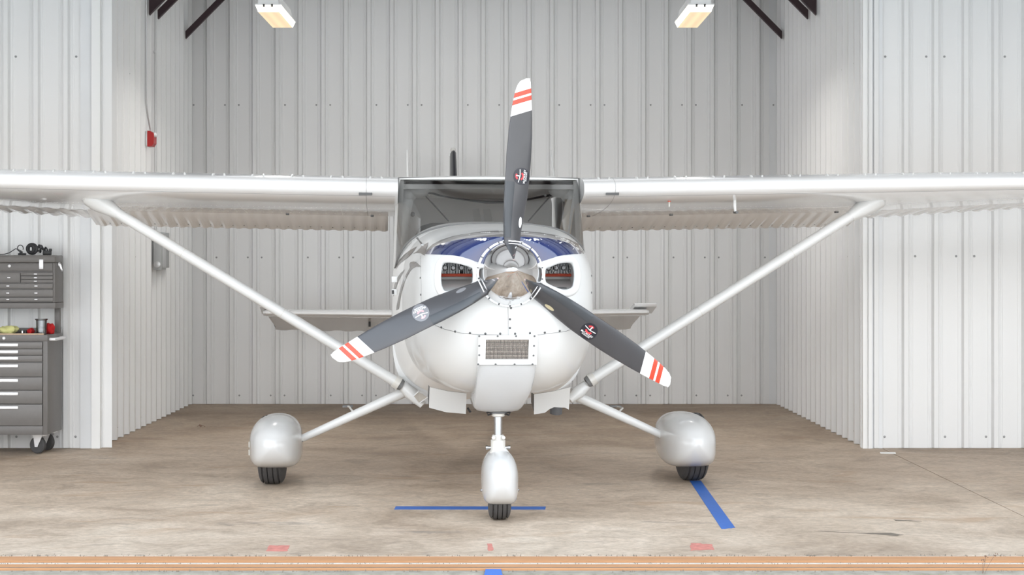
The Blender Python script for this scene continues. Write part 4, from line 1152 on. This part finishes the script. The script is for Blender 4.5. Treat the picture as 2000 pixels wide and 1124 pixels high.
for bi, (dang, worn) in enumerate(((0, 0), (120, 0), (240, 1))):
    b = MB(); b.loft(blade_rings([0.148, 0.17, 0.19] + arange(0.22, BQ['w0'], 26)))
    blade = b.build('propeller_blade', M['prop'], AC, angle=50)
    blade.location = HUB + Vector((0, -0.015, 0))
    blade.rotation_euler = (0, ANG0 + math.radians(dang), 0)
    bbv = BVHTree.FromPolygons([v.co[:] for v in blade.data.vertices], [p.vertices[:] for p in blade.data.polygons])
    b = MB()
    segs = [(BQ['w0'], BQ['r1'], 0, 5), (BQ['r1'], BQ['r1e'], 1, 3), (BQ['r1e'], BQ['r2'], 0, 2), (BQ['r2'], BQ['r2e'], 1, 3)]
    for a, c, mi, n in segs: b.loft(blade_rings(arange(a, c, n)), cap=False, mi=mi)
    qs = [lerp(BQ['r2e'], TIPQ - KS * interp(le, 1) * 0, (i / 10) ** 0.7) for i in range(11)]
    b.loft(blade_rings(qs), cap=True, mi=0)
    b.build('striped_blade_tip', [M['tipw'], M['tipr']], blade, angle=50)
    b = MB(); nn = 40; rr = []
    for (ax_, ay_, dz) in ((0.048, 0.055, 0.119), (0.049, 0.056, 0.1215), (0.055, 0.062, 0.1240), (0.055, 0.062, 0.118)):
        rr.append([Vector((ax_ * math.cos(2 * PI * k / nn), 0.01 + ay_ * math.sin(2 * PI * k / nn), dz + 0.050)) for k in range(nn)])
    b.loft(rr, cap=False); b.build('blade_collar', M['alu'], blade, angle=60)
    # de-icing boot on the inboard leading edge
    b = MB(); R = []
    for qv in arange(0.19, 0.485, 14):
        us = [0.0, 0.06, 0.14, 0.24, 0.34, 0.40]
        front = [blade_pt(qv, u, -1) + Vector((0, -0.0028, 0)) for u in us]; front[-1].y += 0.0022
        back = [blade_pt(qv, u, 1) + Vector((-0.001, 0.0025, 0)) for u in us[:4]]
        R.append([Vector((p.x, p.y, p.z)) for p in back[::-1]] + front)
    b.loft(R, cap=False, closed=False); b.build('deice_boot', M['boot'], blade, angle=60)
    # round maker's decal, projected on the blade face
    cx_, cr_ = to_rs((1018, 345))[1], to_rs((1018, 345))[0]
    def onb(x, z, off=0.0008):
        h = bbv.ray_cast(Vector((x, -1, z)), Vector((0, 1, 0)))
        if h[0] is None: return None
        return Vector((x, h[0].y - off, z))
    def flatdecal(vs, fs, off):
        out = []
        for x, z in vs:
            p = onb(x, z, off); out.append(p if p else Vector((x, 0, z)))
        return out, fs
    def disc(r0, r1, a0, a1, off, n=24, sh=0.0):
        vs = []; fs = []
        for i in range(n + 1):
            a = lerp(a0, a1, i / n)
            for rr in [lerp(r0, r1, q / 6) for q in range(7)]: vs.append((cx_ + sh + rr * math.cos(a), cr_ + rr * math.sin(a)))
        for i in range(n):
            for j in range(6): fs.append((i * 7 + j, i * 7 + j + 1, (i + 1) * 7 + j + 1, (i + 1) * 7 + j))
        return flatdecal(vs, fs, off)
    b = MB(); v_, f_ = disc(0.0005, 0.0455, 0, 2 * PI, 0.0009, 48); b.add(v_, f_)
    dc = b.build('round_decal', M['decal_grey' if worn else 'decal_black'], blade, normals=False)
    def rotq(x, y):   # decal is read along the blade: lettering runs tip to hub on the trailing side
        return (cx_ + y * -1.0, cr_ + x) if True else None
    b = MB()
    for a0, a1 in ((math.radians(-65), math.radians(60)), (math.radians(150), math.radians(235))):
        v_, f_ = disc(0.014, 0.024, a0, a1, 0.0016, 12, -0.010); b.add(v_, f_)
    b.build('decal_ring', M['decal_red'] if not worn else pmat('decal_faded_red', (0.5, 0.33, 0.34), 0.4), dc, normals=False)
    b = MB()
    for P in ([(-0.013, 0.036), (-0.009, 0.036), (-0.006, 0.0), (-0.010, 0.0)], [(-0.010, 0.0), (-0.006, 0.0), (-0.013, -0.034), (-0.017, -0.034)], [(-0.030, 0.004), (-0.030, -0.001), (-0.009, -0.003), (-0.009, 0.003)]):
        v_, f_ = flatdecal([(cx_ + x, cr_ + z) for x, z in P], [(0, 1, 2, 3)], 0.0023); b.add(v_, f_)
    for s_, sz, xo in (('McCAULEY', 0.0150, 0.0165), ('PROPELLERS', 0.0088, 0.0270)):
        tv, tf = text_mesh(s_, sz)
        v_, f_ = flatdecal([(cx_ + xo - v.y, cr_ + v.x) for v in tv], tf, 0.0024); b.add(v_, f_)
    b.build('decal_lettering', M['decal_white'], dc, normals=False, smooth=False)
    # small oval sticker near the shank
    ox, orr = to_rs((1019, 435))[1], to_rs((1019, 435))[0]
    vs = [(ox, orr)]; n = 20
    for i in range(n): vs.append((ox + 0.0105 * math.cos(2 * PI * i / n), orr + 0.031 * math.sin(2 * PI * i / n)))
    ok = all(onb(*v_) is not None for v_ in vs)
    if not ok:
        ox -= 0.008; vs = [(ox, orr)] + [(ox + 0.0085 * math.cos(2 * PI * i / n), orr + 0.029 * math.sin(2 * PI * i / n)) for i in range(n)]
    v_, f_ = flatdecal(vs, [(0, i + 1, (i + 1) % n + 1) for i in range(n)], 0.0012)
    b = MB(); b.add(v_, f_); b.build('oval_sticker', M['gold'] if bi == 1 else M['decal_white'] if bi == 0 else M['decal_grey'], blade, normals=False)

# ================================================================== TOOL CABINET AND CHEST
CX1 = -3.298; CX0 = CX1 - 0.70
CY0 = 12.80; CY1 = 13.22
def zy(py, d=CY0): return CAMH + (VY - py) / FPX * d
cab = empty('tool_cabinet', ((CX0 + CX1) / 2, CY0, 0))
tag(cab, 'grey-brown steel roller cabinet with seven drawers and rubber casters', 'tool cabinet')
OX, OY = (CX0 + CX1) / 2, CY0
def bx(name, mat, x0, x1, y0, y1, z0, z1, parent=cab, bev=0.003, ox=OX, oy=OY):
    b = MB(); b.box(x0 - ox, x1 - ox, y0 - oy, y1 - oy, z0, z1, bev=bev); return b.build(name, mat, parent, angle=30)
zb, zt_ = zy(850), zy(655)
bx('cabinet_body', M['cabinet'], CX0, CX1, CY0 + 0.012, CY1, zb, zt_)
bx('front_frame', M['cabinet'], CX0, CX0 + 0.035, CY0, CY0 + 0.014, zb, zt_)
bx('front_frame', M['cabinet'], CX1 - 0.035, CX1, CY0, CY0 + 0.014, zb, zt_)
bx('front_frame', M['cabinet'], CX0 + 0.0355, CX1 - 0.0355, CY0, CY0 + 0.014, zb, zy(833))
bx('top_lip', M['cabinet'], CX0, CX1, CY0 - 0.004, CY0 + 0.014, zy(667), zt_ + 0.002)
dr = [(669, 681.5), (682.5, 694), (695, 707), (709, 736), (737.5, 762), (763.5, 789), (790.5, 832)]
for i, (a, c) in enumerate(dr):
    o = bx('drawer', M['cabinet2'], CX0 + 0.038, CX1 - 0.038, CY0 - 0.006, CY0 + 0.011, zy(c), zy(a), bev=0.002)
    hz = zy(a + 6.5 if i > 2 else a + 5.5)
    bx('drawer_pull', M['alu'], OX - 0.135, OX + 0.135, CY0 - 0.018, CY0 - 0.0055, hz - 0.010, hz + 0.012, parent=o, bev=0.003)
b = MB(); b.lathe([(0.012, 0), (0.012, 0.006), (0.007, 0.010), (0, 0.010)], (0.028 + 0.0, -0.004, zy(661)), (0, -1, 0), n=16); b.build('lock', M['alu'], cab)
b = MB(); xh = CX1 - OX; b.tube([(xh, 0.06, zy(664)), (xh + 0.035, 0.06, zy(664)), (xh + 0.042, 0.10, zy(664)), (xh + 0.042, 0.32, zy(664)), (xh + 0.035, 0.36, zy(664)), (xh, 0.36, zy(664))], 0.012, n=10); b.build('side_handle', M['alu'], cab)
b = MB()
for x0, x1, y0, y1 in ((CX0, CX1, CY0 + 0.002, CY0 + 0.020),): b.box(x0 - OX, x1 - OX - 0.03, y0 - OY, y1 - OY, zt_ + 0.002, zt_ + 0.012)
b.build('wood_edge', M['wood'], cab, smooth=False)
def caster(x, y, rot):
    c = empty('caster', (x - OX, y - OY, 0), rot, cab)
    b = MB(); b.lathe([(0.002, -0.018), (0.055, -0.018), (0.0635, -0.012), (0.0635, 0.012), (0.055, 0.018), (0.002, 0.018)], (0, 0.02, 0.0635), (1, 0, 0), n=28); b.build('caster_wheel', M['rubber'], c)
    b = MB()
    for s in (-1, 1): b.prism([(s * 0.023, -0.03, zb - 0.02), (s * 0.023, 0.045, zb - 0.02), (s * 0.023, 0.032, 0.05), (s * 0.023, 0.010, 0.05)], (s * 0.003, 0, 0))
    b.box(-0.03, 0.03, -0.035, 0.05, zb - 0.020, zb - 0.014); b.box(-0.04, 0.04, -0.045, 0.045, zb - 0.014, zb - 0.001)
    b.lathe([(0.010, -0.03), (0.010, 0.03)], (0, 0.02, 0.0635), (1, 0, 0), n=12)
    b.build('caster_fork', M['alu'], c, smooth=False)
caster(CX1 - 0.085, 12.92, 1.25); caster(CX1 - 0.075, 13.14, 1.1); caster(CX0 + 0.075, 12.93, -0.4); caster(CX0 + 0.07, 13.14, 0.3)
# riser frame between cabinet and chest
for x in (CX0 + 0.02, CX1 - 0.02 + 0.01):
    bx('riser_post', M['cabinet'], x - 0.02, x + 0.02, 13.12, 13.16, zt_, zy(600, 13.1), bev=0.002)
bx('riser_back', M['cabinet'], CX0 + 0.04, CX1 - 0.03, 13.14, 13.155, zt_, zy(641, 13.14), bev=0.001)
b = MB(); b.prism([(CX1 - 0.045 - OX, 13.00 - OY, zt_), (CX1 + 0.0 - OX, 13.12 - OY, zt_), (CX1 + 0.0 - OX, 13.16 - OY, zt_ + 0.045), (CX1 - 0.045 - OX, 13.12 - OY, zt_ + 0.02)], (0.012, 0, 0)); b.build('riser_foot', M['cabinet'], cab, smooth=False)
KY0, KY1 = 12.93, 13.17
KX1 = (107.5 - VX) / FPX * KY0; KX0 = KX1 - 0.71
zk0, zk1 = zy(603, KY0), zy(592, KY0)
bx('riser_shelf', M['cabinet'], KX0 - 0.004, KX1 + 0.004, KY0 - 0.006, KY1, zk0, zk1, bev=0.003)
chest = empty('tool_chest', ((KX0 + KX1) / 2, KY0, zk1 + 0.001)); tag(chest, 'grey-brown steel machinist chest with lift-up lid, standing above the roller cabinet', 'tool chest')
KO = (KX0 + KX1) / 2; zo = zk1 + 0.001
def kx(name, mat, x0, x1, y0, y1, z0, z1, parent=chest, bev=0.003):
    b = MB(); b.box(x0 - KO, x1 - KO, y0 - KY0, y1 - KY0, z0 - zo, z1 - zo, bev=bev); return b.build(name, mat, parent, angle=30)
zl_ = zy(514, KY0); ztop = zy(502, KY0)
kx('chest_body', M['cabinet'], KX0, KX1, KY0 + 0.012, KY1, zo, zl_ - 0.001)
kx('chest_front_frame', M['cabinet'], KX0, KX0 + 0.018, KY0, KY0 + 0.013, zo, zl_ - 0.001)
kx('chest_front_frame', M['cabinet'], KX1 - 0.018, KX1, KY0, KY0 + 0.013, zo, zl_ - 0.001)
kx('chest_front_frame', M['cabinet'], KX0 + 0.0185, KX1 - 0.0185, KY0, KY0 + 0.013, zy(530, KY0), zl_ - 0.001)
kx('chest_lid', M['cabinet2'], KX0 - 0.002, KX1 + 0.002, KY0 - 0.003, KY1 + 0.002, zl_, ztop + 0.012, bev=0.012)
xr1 = (103.5 - VX) / FPX * KY0; xr0 = (41 - VX) / FPX * KY0
kd = [(xr0, xr1, 533, 538.5), (xr0, xr1, 540, 546), (xr0, xr1, 547, 552.5), (KX0 + 0.02, xr0 - 0.005, 533, 552.5), (KX0 + 0.02, xr1, 554.5, 564), (KX0 + 0.02, xr1, 566, 580), (KX0 + 0.02, xr1, 582, 589)]
for i, (x0, x1, a, c) in enumerate(kd):
    o = kx('chest_drawer', M['cabinet2'], x0, x1, KY0 - (0.008 if i in (0, 1, 4) else 0.003), KY0 + 0.011, zy(c, KY0), zy(a, KY0), bev=0.0015)
    zc_ = zy((a + c) / 2, KY0)
    for cxp in ((70,) if i < 3 else ((18,) if i == 3 else (16, 71))):
        xx = (cxp - VX) / FPX * KY0
        kx('pull_tab', M['steel'], xx - 0.012, xx + 0.012, KY0 - 0.013, KY0 - 0.003, zc_ - 0.004, zc_ + 0.004, parent=o, bev=0.001)
xx = (81 - VX) / FPX * KY0
kx('lid_latch', M['alu'], xx - 0.016, xx + 0.016, KY0 - 0.012, KY0 - 0.002, zy(526, KY0), zy(507, KY0))
xx = (18.5 - VX) / FPX * KY0 - KO
b = MB(); b.lathe([(0.011, 0), (0.011, 0.006), (0, 0.010)], (xx, -0.001, zy(520, KY0) - zo), (0, -1, 0), n=14); b.build('lid_button', M['alu'], chest)
b = MB(); xk = KX1 - KO + 0.004; zz = zy(518, KY0) - zo
b.box(xk - 0.002, xk + 0.005, 0.08, 0.13, zz - 0.012, zz + 0.02, bev=0.002)
b.tube([(xk + 0.006, 0.085, zz + 0.004), (xk + 0.018, 0.085, zz - 0.03), (xk + 0.018, 0.125, zz - 0.045), (xk + 0.006, 0.125, zz + 0.004)], 0.005, n=8); b.build('carry_handle', M['chrome'], chest)

# ---- things on the cabinet and the chest
def cloth(name, c, r, mat, label, cat, group=None, seed=1, amp=0.3):
    rnd = random.Random(seed); b = MB(); b.ball((0, 0, 0), (1, 1, 1), n=28)
    ph = [rnd.uniform(0, 6.28) for _ in range(8)]
    for v in b.v:
        k = 1 + amp * (0.5 * math.sin(4 * v.x + ph[0] + 3 * v.z) + 0.35 * math.sin(7 * v.y + ph[1] + 5 * v.x) + 0.25 * math.sin(11 * v.x + 9 * v.z + ph[2]) + 0.18 * math.sin(17 * v.y + ph[3] + 8 * v.z))
        v.x *= r[0] * k; v.y *= r[1] * k; v.z = max(v.z * r[2] * k + r[2] * 0.8, 0.0)
    o = b.build(name, mat, None, angle=70); o.location = c; return tag(o, label, cat, group)
ztc = zt_ + 0.001
cloth('shop_rag', ((97.5 - VX) / FPX * 12.98, 12.98, ztc), (0.037, 0.04, 0.046), M['redrag'], 'crumpled bright red rag at the right end of the roller cabinet top', 'rag', seed=3, amp=0.22)
cloth('shop_rag', ((60 - VX) / FPX * 12.98, 12.98, ztc), (0.026, 0.04, 0.024), M['redrag'], 'small red rag between the yellow cloth and the clear container', 'rag', seed=5, amp=0.25)
cloth('yellow_cloth', ((16 - VX) / FPX * 12.97, 12.97, ztc), (0.066, 0.055, 0.034), M['yellow'], 'pale yellow crumpled cloth on the roller cabinet top', 'cloth', seed=9, amp=0.3)
b = MB(); b.lathe([(0.0, 0.0), (0.034, 0.0), (0.037, 0.004), (0.040, 0.105), (0.048, 0.112), (0.048, 0.116), (0.038, 0.112), (0.035, 0.006), (0.0, 0.004)], (0, 0, 0), (0, 0, 1), n=28)
o = b.build('plastic_container', M['clear']); o.location = ((81 - VX) / FPX * 12.90, 12.90, ztc); tag(o, 'clear plastic container beside the red rag on the roller cabinet', 'container')
b = MB(); b.ball((0, 0, 0.03), (0.028, 0.028, 0.026), n=12); b.build('container_contents', M['cabinl'], o)
for k, (px, mt, lab) in enumerate(((44, 'steel', 'small steel socket left of the small red rag'), (50, 'black', 'small dark fitting touching the small red rag'))):
    b = MB(); b.lathe([(0.010, 0), (0.011, 0.018), (0.008, 0.028), (0, 0.028)], (0, 0, 0), (0, 0, 1), n=12); o = b.build('small_fitting', M[mt]); o.location = ((px - VX) / FPX * 12.95, 12.95, ztc); tag(o, lab, 'fitting')
# headset-like tangle on the chest lid
zc0 = ztop + 0.0125
hd = empty('corded_headset', ((62 - VX) / FPX * 13.04, 13.04, zc0)); tag(hd, 'black corded headset lying with its looping cable on the tool chest lid', 'headset')
b = MB(); b.lathe([(0.0, 0.0), (0.036, 0.0), (0.046, 0.012), (0.044, 0.034), (0.030, 0.040), (0, 0.036)], (0, 0.02, 0.046), (0.1, -1, 0.1), n=26); b.build('ear_cup', M['black'], hd)
b = MB()
for k in range(30):
    pass
b.tube([(0.026 * math.cos(t), -0.024, 0.046 + 0.026 * math.sin(t)) for t in [2 * PI * k / 24 for k in range(25)]], 0.009, n=8); b.build('ear_cushion', M['dark'], hd)
b = MB(); b.box(-0.004, 0.006, -0.028, -0.024, 0.035, 0.060); b.build('speaker_mark', M['cabinl'], hd, smooth=False)
b = MB(); pts = []
for k in range(40):
    t = k / 39; pts.append(Vector((0.035 + 0.085 * t + 0.006 * math.sin(30 * t), 0.01 + 0.01 * math.cos(25 * t), 0.03 + 0.022 * math.sin(9 * t) ** 2 + 0.012 * math.cos(31 * t))))
b.tube(pts, 0.006, n=8); b.build('coiled_cord', M['black'], hd)
b = MB(); b.box(0.085, 0.145, -0.015, 0.03, 0.0, 0.034, bev=0.006); b.box(0.130, 0.150, -0.01, 0.02, 0.030, 0.050, bev=0.004); b.build('second_ear_cup', M['black'], hd)
b = MB(); b.tube([(0.045, 0.0, 0.05), (0.055, 0, 0.078), (0.075, 0, 0.072), (0.085, 0, 0.052)], 0.007, n=8); b.box(0.060, 0.080, -0.01, 0.01, 0.050, 0.075, bev=0.003); b.build('boom_joint', M['black'], hd)
b = MB(); pts = []
for k in range(25):
    t = k / 24 * 2 * PI * 0.9 - 0.5; pts.append(Vector((-0.086 + 0.022 * math.cos(t), 0.0, 0.052 + 0.024 * math.sin(t))))
b.tube(pts + [Vector((-0.12, 0, 0.05)), Vector((-0.17, 0, 0.018)), Vector((-0.21, 0, 0.006)), Vector((-0.26, 0, 0.005))], 0.0035, n=7); b.build('cable', M['black'], hd)
b = MB(); b.box(-0.10, -0.045, -0.02, 0.02, 0.0, 0.016, bev=0.005); b.box(-0.09, -0.07, -0.015, 0.01, 0.014, 0.030, bev=0.004); b.build('control_box', M['black'], hd)

# ================================================================== WALL FIXTURES ON THE LEFT SIDE WALL
def wl_pt(px, py, out=0.03):
    x = ALX + out; d = x * FPX / (px - VX); return Vector((x, d, CAMH + (VY - py) / FPX * d))
# conduit running down from the roof
p = wl_pt(300, 511)
yb = p.y
b = MB(); b.tube([(ALX + 0.048, yb, WZ - 0.02), (ALX + 0.048, yb, 1.70)], 0.011, n=12)
o = b.build('conduit', M['conduit']); tag(o, 'white straight conduit down the left wall to the electrical box', 'conduit')
q = MB(); 
for z in (3.3, 2.1): q.box(ALX + 0.03, ALX + 0.052, yb - 0.02, yb + 0.02, z, z + 0.02)
q.build('conduit_strap', M['conduit'], o, smooth=False)
p2 = wl_pt(283, 60)
b = MB(); za = wl_pt(290, 262).z; y3 = wl_pt(289, 262).y
b.tube([(ALX + 0.042, p2.y, WZ - 0.02), (ALX + 0.042, p2.y, za + 0.26), (ALX + 0.045, lerp(p2.y, y3, .4), za + 0.14), (ALX + 0.05, y3, za + 0.04), (ALX + 0.05, y3, za - 0.01)], 0.007, n=10)
o = b.build('alarm_conduit', M['conduit']); tag(o, 'thin grey conduit bending down to the red alarm', 'conduit')
# alarm
ya = wl_pt(286, 275).y; zm = wl_pt(292, 274).z
al = empty('fire_alarm', (ALX + 0.031, ya, zm)); tag(al, 'red fire alarm horn with clear strobe on the left wall', 'fire alarm')
b = MB(); b.box(0, 0.018, -0.065, 0.065, -0.065, 0.065, bev=0.004); b.build('back_box', M['conduit'], al)
b = MB(); b.prism([(0.018, -0.06, -0.068), (0.018, -0.06, 0.070), (0.045, -0.06, 0.066), (0.075, -0.06, 0.045), (0.075, -0.06, -0.04), (0.058, -0.06, -0.066)], (0, 0.12, 0)); b.build('alarm_body', M['alarm'], al, smooth=False)
b = MB(); b.ball((0.075, -0.01, 0.035), (0.022, 0.045, 0.022), n=14); b.build('strobe_lens', M['lensglass'], al)
# electrical box
y0_ = wl_pt(299, 500, 0.03).y
bxp = empty('electrical_box', (ALX + 0.032, y0_, 0)); tag(bxp, 'tall grey electrical switch box on the left wall behind the strut', 'electrical box')
zt1, zb1 = wl_pt(305, 456).z, wl_pt(303, 528).z
b = MB(); b.box(0, 0.075, 0.0, 0.20, zb1, zt1, bev=0.005); b.build('box_body', M['boxgrey'], bxp)
b = MB(); b.box(0.076, 0.082, 0.02, 0.18, zb1 + 0.02, zt1 - 0.02, bev=0.002); b.build('box_door', M['conduit'], bxp)
b = MB(); b.lathe([(0.03, 0), (0.03, 0.008), (0.018, 0.012), (0, 0.012)], (0.035, 0.0, zb1 + 0.05), (0, -1, 0), n=20); b.build('knockout_cover', M['conduit'], bxp)
b = MB(); b.box(0, 0.04, 0.26, 0.55, zb1 + 0.02, zt1 + 0.01, bev=0.003); b.build('side_panel', M['boxgrey'], bxp)
b = MB(); b.box(0.04, 0.06, 0.38, 0.42, zt1 - 0.13, zt1 - 0.07, bev=0.003); b.build('switch_lever', M['black'], bxp)

# ================================================================== LIGHT FIXTURES
for i, (px, d) in enumerate(((524, 13.7), (1369, 13.7))):
    c = W(px, 9, d)
    t = empty('ceiling_light', (c.x, d, c.z)); tag(t, ('left' if i == 0 else 'right') + ' one of the two hanging white lights with glowing amber lens', 'ceiling light', 'hanging lights over the rear bay')
    Ln = 0.98; hw = 0.105
    b = MB(); b.prism([(-hw * 0.8, 0, 0.005), (hw * 0.8, 0, 0.005), (hw * 0.62, 0, 0.10), (-hw * 0.62, 0, 0.10)], (0, Ln, 0)); b.box(-hw, hw, -0.01, Ln + 0.01, -0.004, 0.006)
    b.build('lamp_housing', M['trim'], t, smooth=False)
    b = MB()
    zt3, zm3 = -0.005, -0.055
    A = [(-hw * .98, 0, zt3), (hw * .98, 0, zt3), (hw * .98, Ln, zt3), (-hw * .98, Ln, zt3)]
    Bq = [(-hw * .80, 0.03, zm3), (hw * .80, 0.03, zm3), (hw * .80, Ln - 0.03, zm3), (-hw * .80, Ln - 0.03, zm3)]
    b.add(A + Bq, [(0, 1, 5, 4), (1, 2, 6, 5), (2, 3, 7, 6), (3, 0, 4, 7)], 1); b.add(Bq, [(0, 1, 2, 3)], 0)
    b.build('lamp_lens', [M['lamp'], M['lamphot']], t, smooth=False)
    for sx2 in (-0.035, 0.03):
        b = MB(); b.box(sx2 - 0.008, sx2 + 0.008, -0.012, 0.006, -0.020, 0.004, bev=0.002); b.build('lens_latch', M['fastener'], t)
    b = MB()
    for yy in (0.12, Ln - 0.12): b.tube([(0, yy, 0.10), (0, yy, WZ - c.z)], 0.006, n=8)
    b.build('hanger_rod', M['conduit'], t)
    b = MB(); sg = 1 if i == 0 else -1; b.tube([(sg * 0.06, 0.05, 0.09), (sg * 0.10, 0.2, 0.2), (sg * 0.06, 0.3, WZ - c.z)], 0.006, n=8); b.build('power_cord', M['conduit'], t)
    ld = bpy.data.lights.new('lamp_glow', 'AREA'); ld.energy = LAMP_STRENGTH; ld.color = (1.0, 0.97, 0.93); ld.shape = 'RECTANGLE'; ld.size = 0.17; ld.size_y = 0.9; ld.spread = math.radians(150)
    lo_ = bpy.data.objects.new('lamp_glow', ld); COL.objects.link(lo_); lo_.parent = t; lo_.location = (0, Ln / 2, -0.06)

# ================================================================== TRACKS, TAPE, SMALL THINGS
def rail(y0, y1, h, lab, nm='door_track'):
    b = MB()
    prof = [(y0, -0.018), (y0, h), (y0 + 0.006, h + 0.002), (y1 - 0.006, h + 0.002), (y1, h), (y1, -0.018)]
    b.prism([(-6.85, y, z) for y, z in prof], (13.7, 0, 0)); o = b.build(nm, M['rustrail'], smooth=False); return tag(o, lab, 'door track', 'sliding door tracks in the threshold')
def dpx(py): return FPX * CAMH / (py - VY)
rail(dpx(1099), dpx(1089.5), 0.004, 'rear of two flat rusty door tracks, nearer the airplane')
rail(dpx(1112.5), dpx(1104), 0.002, 'front of two flat rusty door tracks, nearer the camera')
b = MB(); b.box(-6.85, 6.85, 8.078, 8.082, -0.018, 0.006); tag(b.build('trim_4', M['stainm'], smooth=False), kind='structure')
# grit and debris along the tracks
b = MB()
for i in range(900):
    x = random.uniform(-3.2, 3.2); y = random.choice((8.46, 8.213, 8.218, 8.44, 8.03)) + random.gauss(0, 0.008); r = random.uniform(0.002, 0.007)
    b.add([(x - r, y - r, -0.01), (x + r, y - r * .6, -0.01), (x + r * .4, y + r, -0.01), (x, y, r * 0.9)], [(0, 1, 3), (1, 2, 3), (2, 0, 3)])
o = b.build('threshold_grit', M['stainm'], smooth=False); tag(o, 'dark grit and leaf crumbs along the door tracks', 'grit', kind='stuff')
b = MB()
for xc_, wdt, nn in ((0.33, 0.38, 260), (0.36 + 0.2, 0.30, 100), (-0.62 + 0.0, 0.62, 300), (2.0, 0.20, 240), (1.45, 0.5, 120), (-1.1, 0.4, 120), (-1.9, 0.5, 60)):
    for k in range(nn):
        x = xc_ + random.uniform(-wdt, wdt) * random.random() ** 0.5; y = 7.955 + random.uniform(-0.03, 0.022); r = random.uniform(0.004, 0.010)
        b.add([(x - r, y - r, -0.05), (x + r, y - r * .6, -0.05), (x + r * .4, y + r, -0.05), (x, y, -0.02 + r * 1.3)], [(0, 1, 3), (1, 2, 3), (2, 0, 3)])
o = b.build('moss', M['moss']); tag(o, 'yellow-green moss growing in the joint before the tracks', 'moss', kind='stuff')
def tape(pxs, lab, z=0.0):
    o = flat_poly('tape_strip', pxs, M['tape'], None, z=z, th=0.0012); return tag(o, lab, 'tape')
def jag(a, b_, n=8, j=0.8): return [(lerp(a[0], b_[0], k / n), lerp(a[1], b_[1], k / n) + random.uniform(-j, j)) for k in range(1, n)]
tape([(770, 996)] + [(1065, 996.2), (1066, 990.6), (773, 990)], 'long thin blue tape strip crossing the floor behind the nose wheel')
tape([(1347, 940), (1409, 1034)] + jag((1409, 1034), (1436, 1032)) + [(1436, 1032), (1369, 940)], 'diagonal blue tape strip leading forward from the right main wheel')
tape([(949, 1110.6), (978, 1110.6), (983, 1130), (944, 1130)], 'short blue tape piece over the door track at the bottom edge', z=-0.001)
o = flat_poly('tape_scrap', [(1718, 884), (1749, 884.2), (1750, 887.5), (1720, 887)], M['paper']); tag(o, 'white strip of tape on the floor by the right wall corner', 'tape')
# dead leaf
d = FPX * CAMH / (835 - VY); b = MB()
b.add([(-0.028, 0, 0.002), (-0.008, 0.016, 0.012), (0.012, 0.012, 0.005), (0.03, 0, 0.013), (0.01, -0.014, 0.002), (-0.008, -0.01, 0.016), (0, 0, 0.024)], [(0, 1, 6), (1, 2, 6), (2, 3, 6), (3, 4, 6), (4, 5, 6), (5, 0, 6)])
b.tube([(0.03, 0, 0.013), (0.045, 0.01, 0.002)], 0.0015, n=5)
o = b.build('dry_leaf', M['weed'], smooth=False); o.location = ((390 - VX) / FPX * d, d, 0); tag(o, 'curled dry leaf on the floor near the rear left corner', 'leaf')
# dry weed in front of the track
wb = (1918 - VX) / FPX * 7.98
wdx = empty('dry_weed', (wb, 7.985, -0.045)); tag(wdx, 'thin dry weed standing before the door tracks at right', 'weed')
for k, (dx, h) in enumerate(((0.006, 0.115), (0.024, 0.125), (-0.004, 0.10))):
    b = MB(); pts = [Vector((dx * 0.3 * t + dx * t * t + (0.03 * t if k == 1 else 0.012 * t), 0, h * t)) for t in (0, .25, .5, .75, 1)]; b.tube(pts, 0.0009, n=5); st = b.build('stalk', M['weed'], wdx)
    b = MB(); e = pts[-1]
    for j in range(5): b.ball(e + Vector((random.uniform(-.012, .012), random.uniform(-.004, .004), random.uniform(-.005, .008))), (0.0035, 0.0025, 0.0025), n=6)
    b.build('seed_head', M['weed'], st)
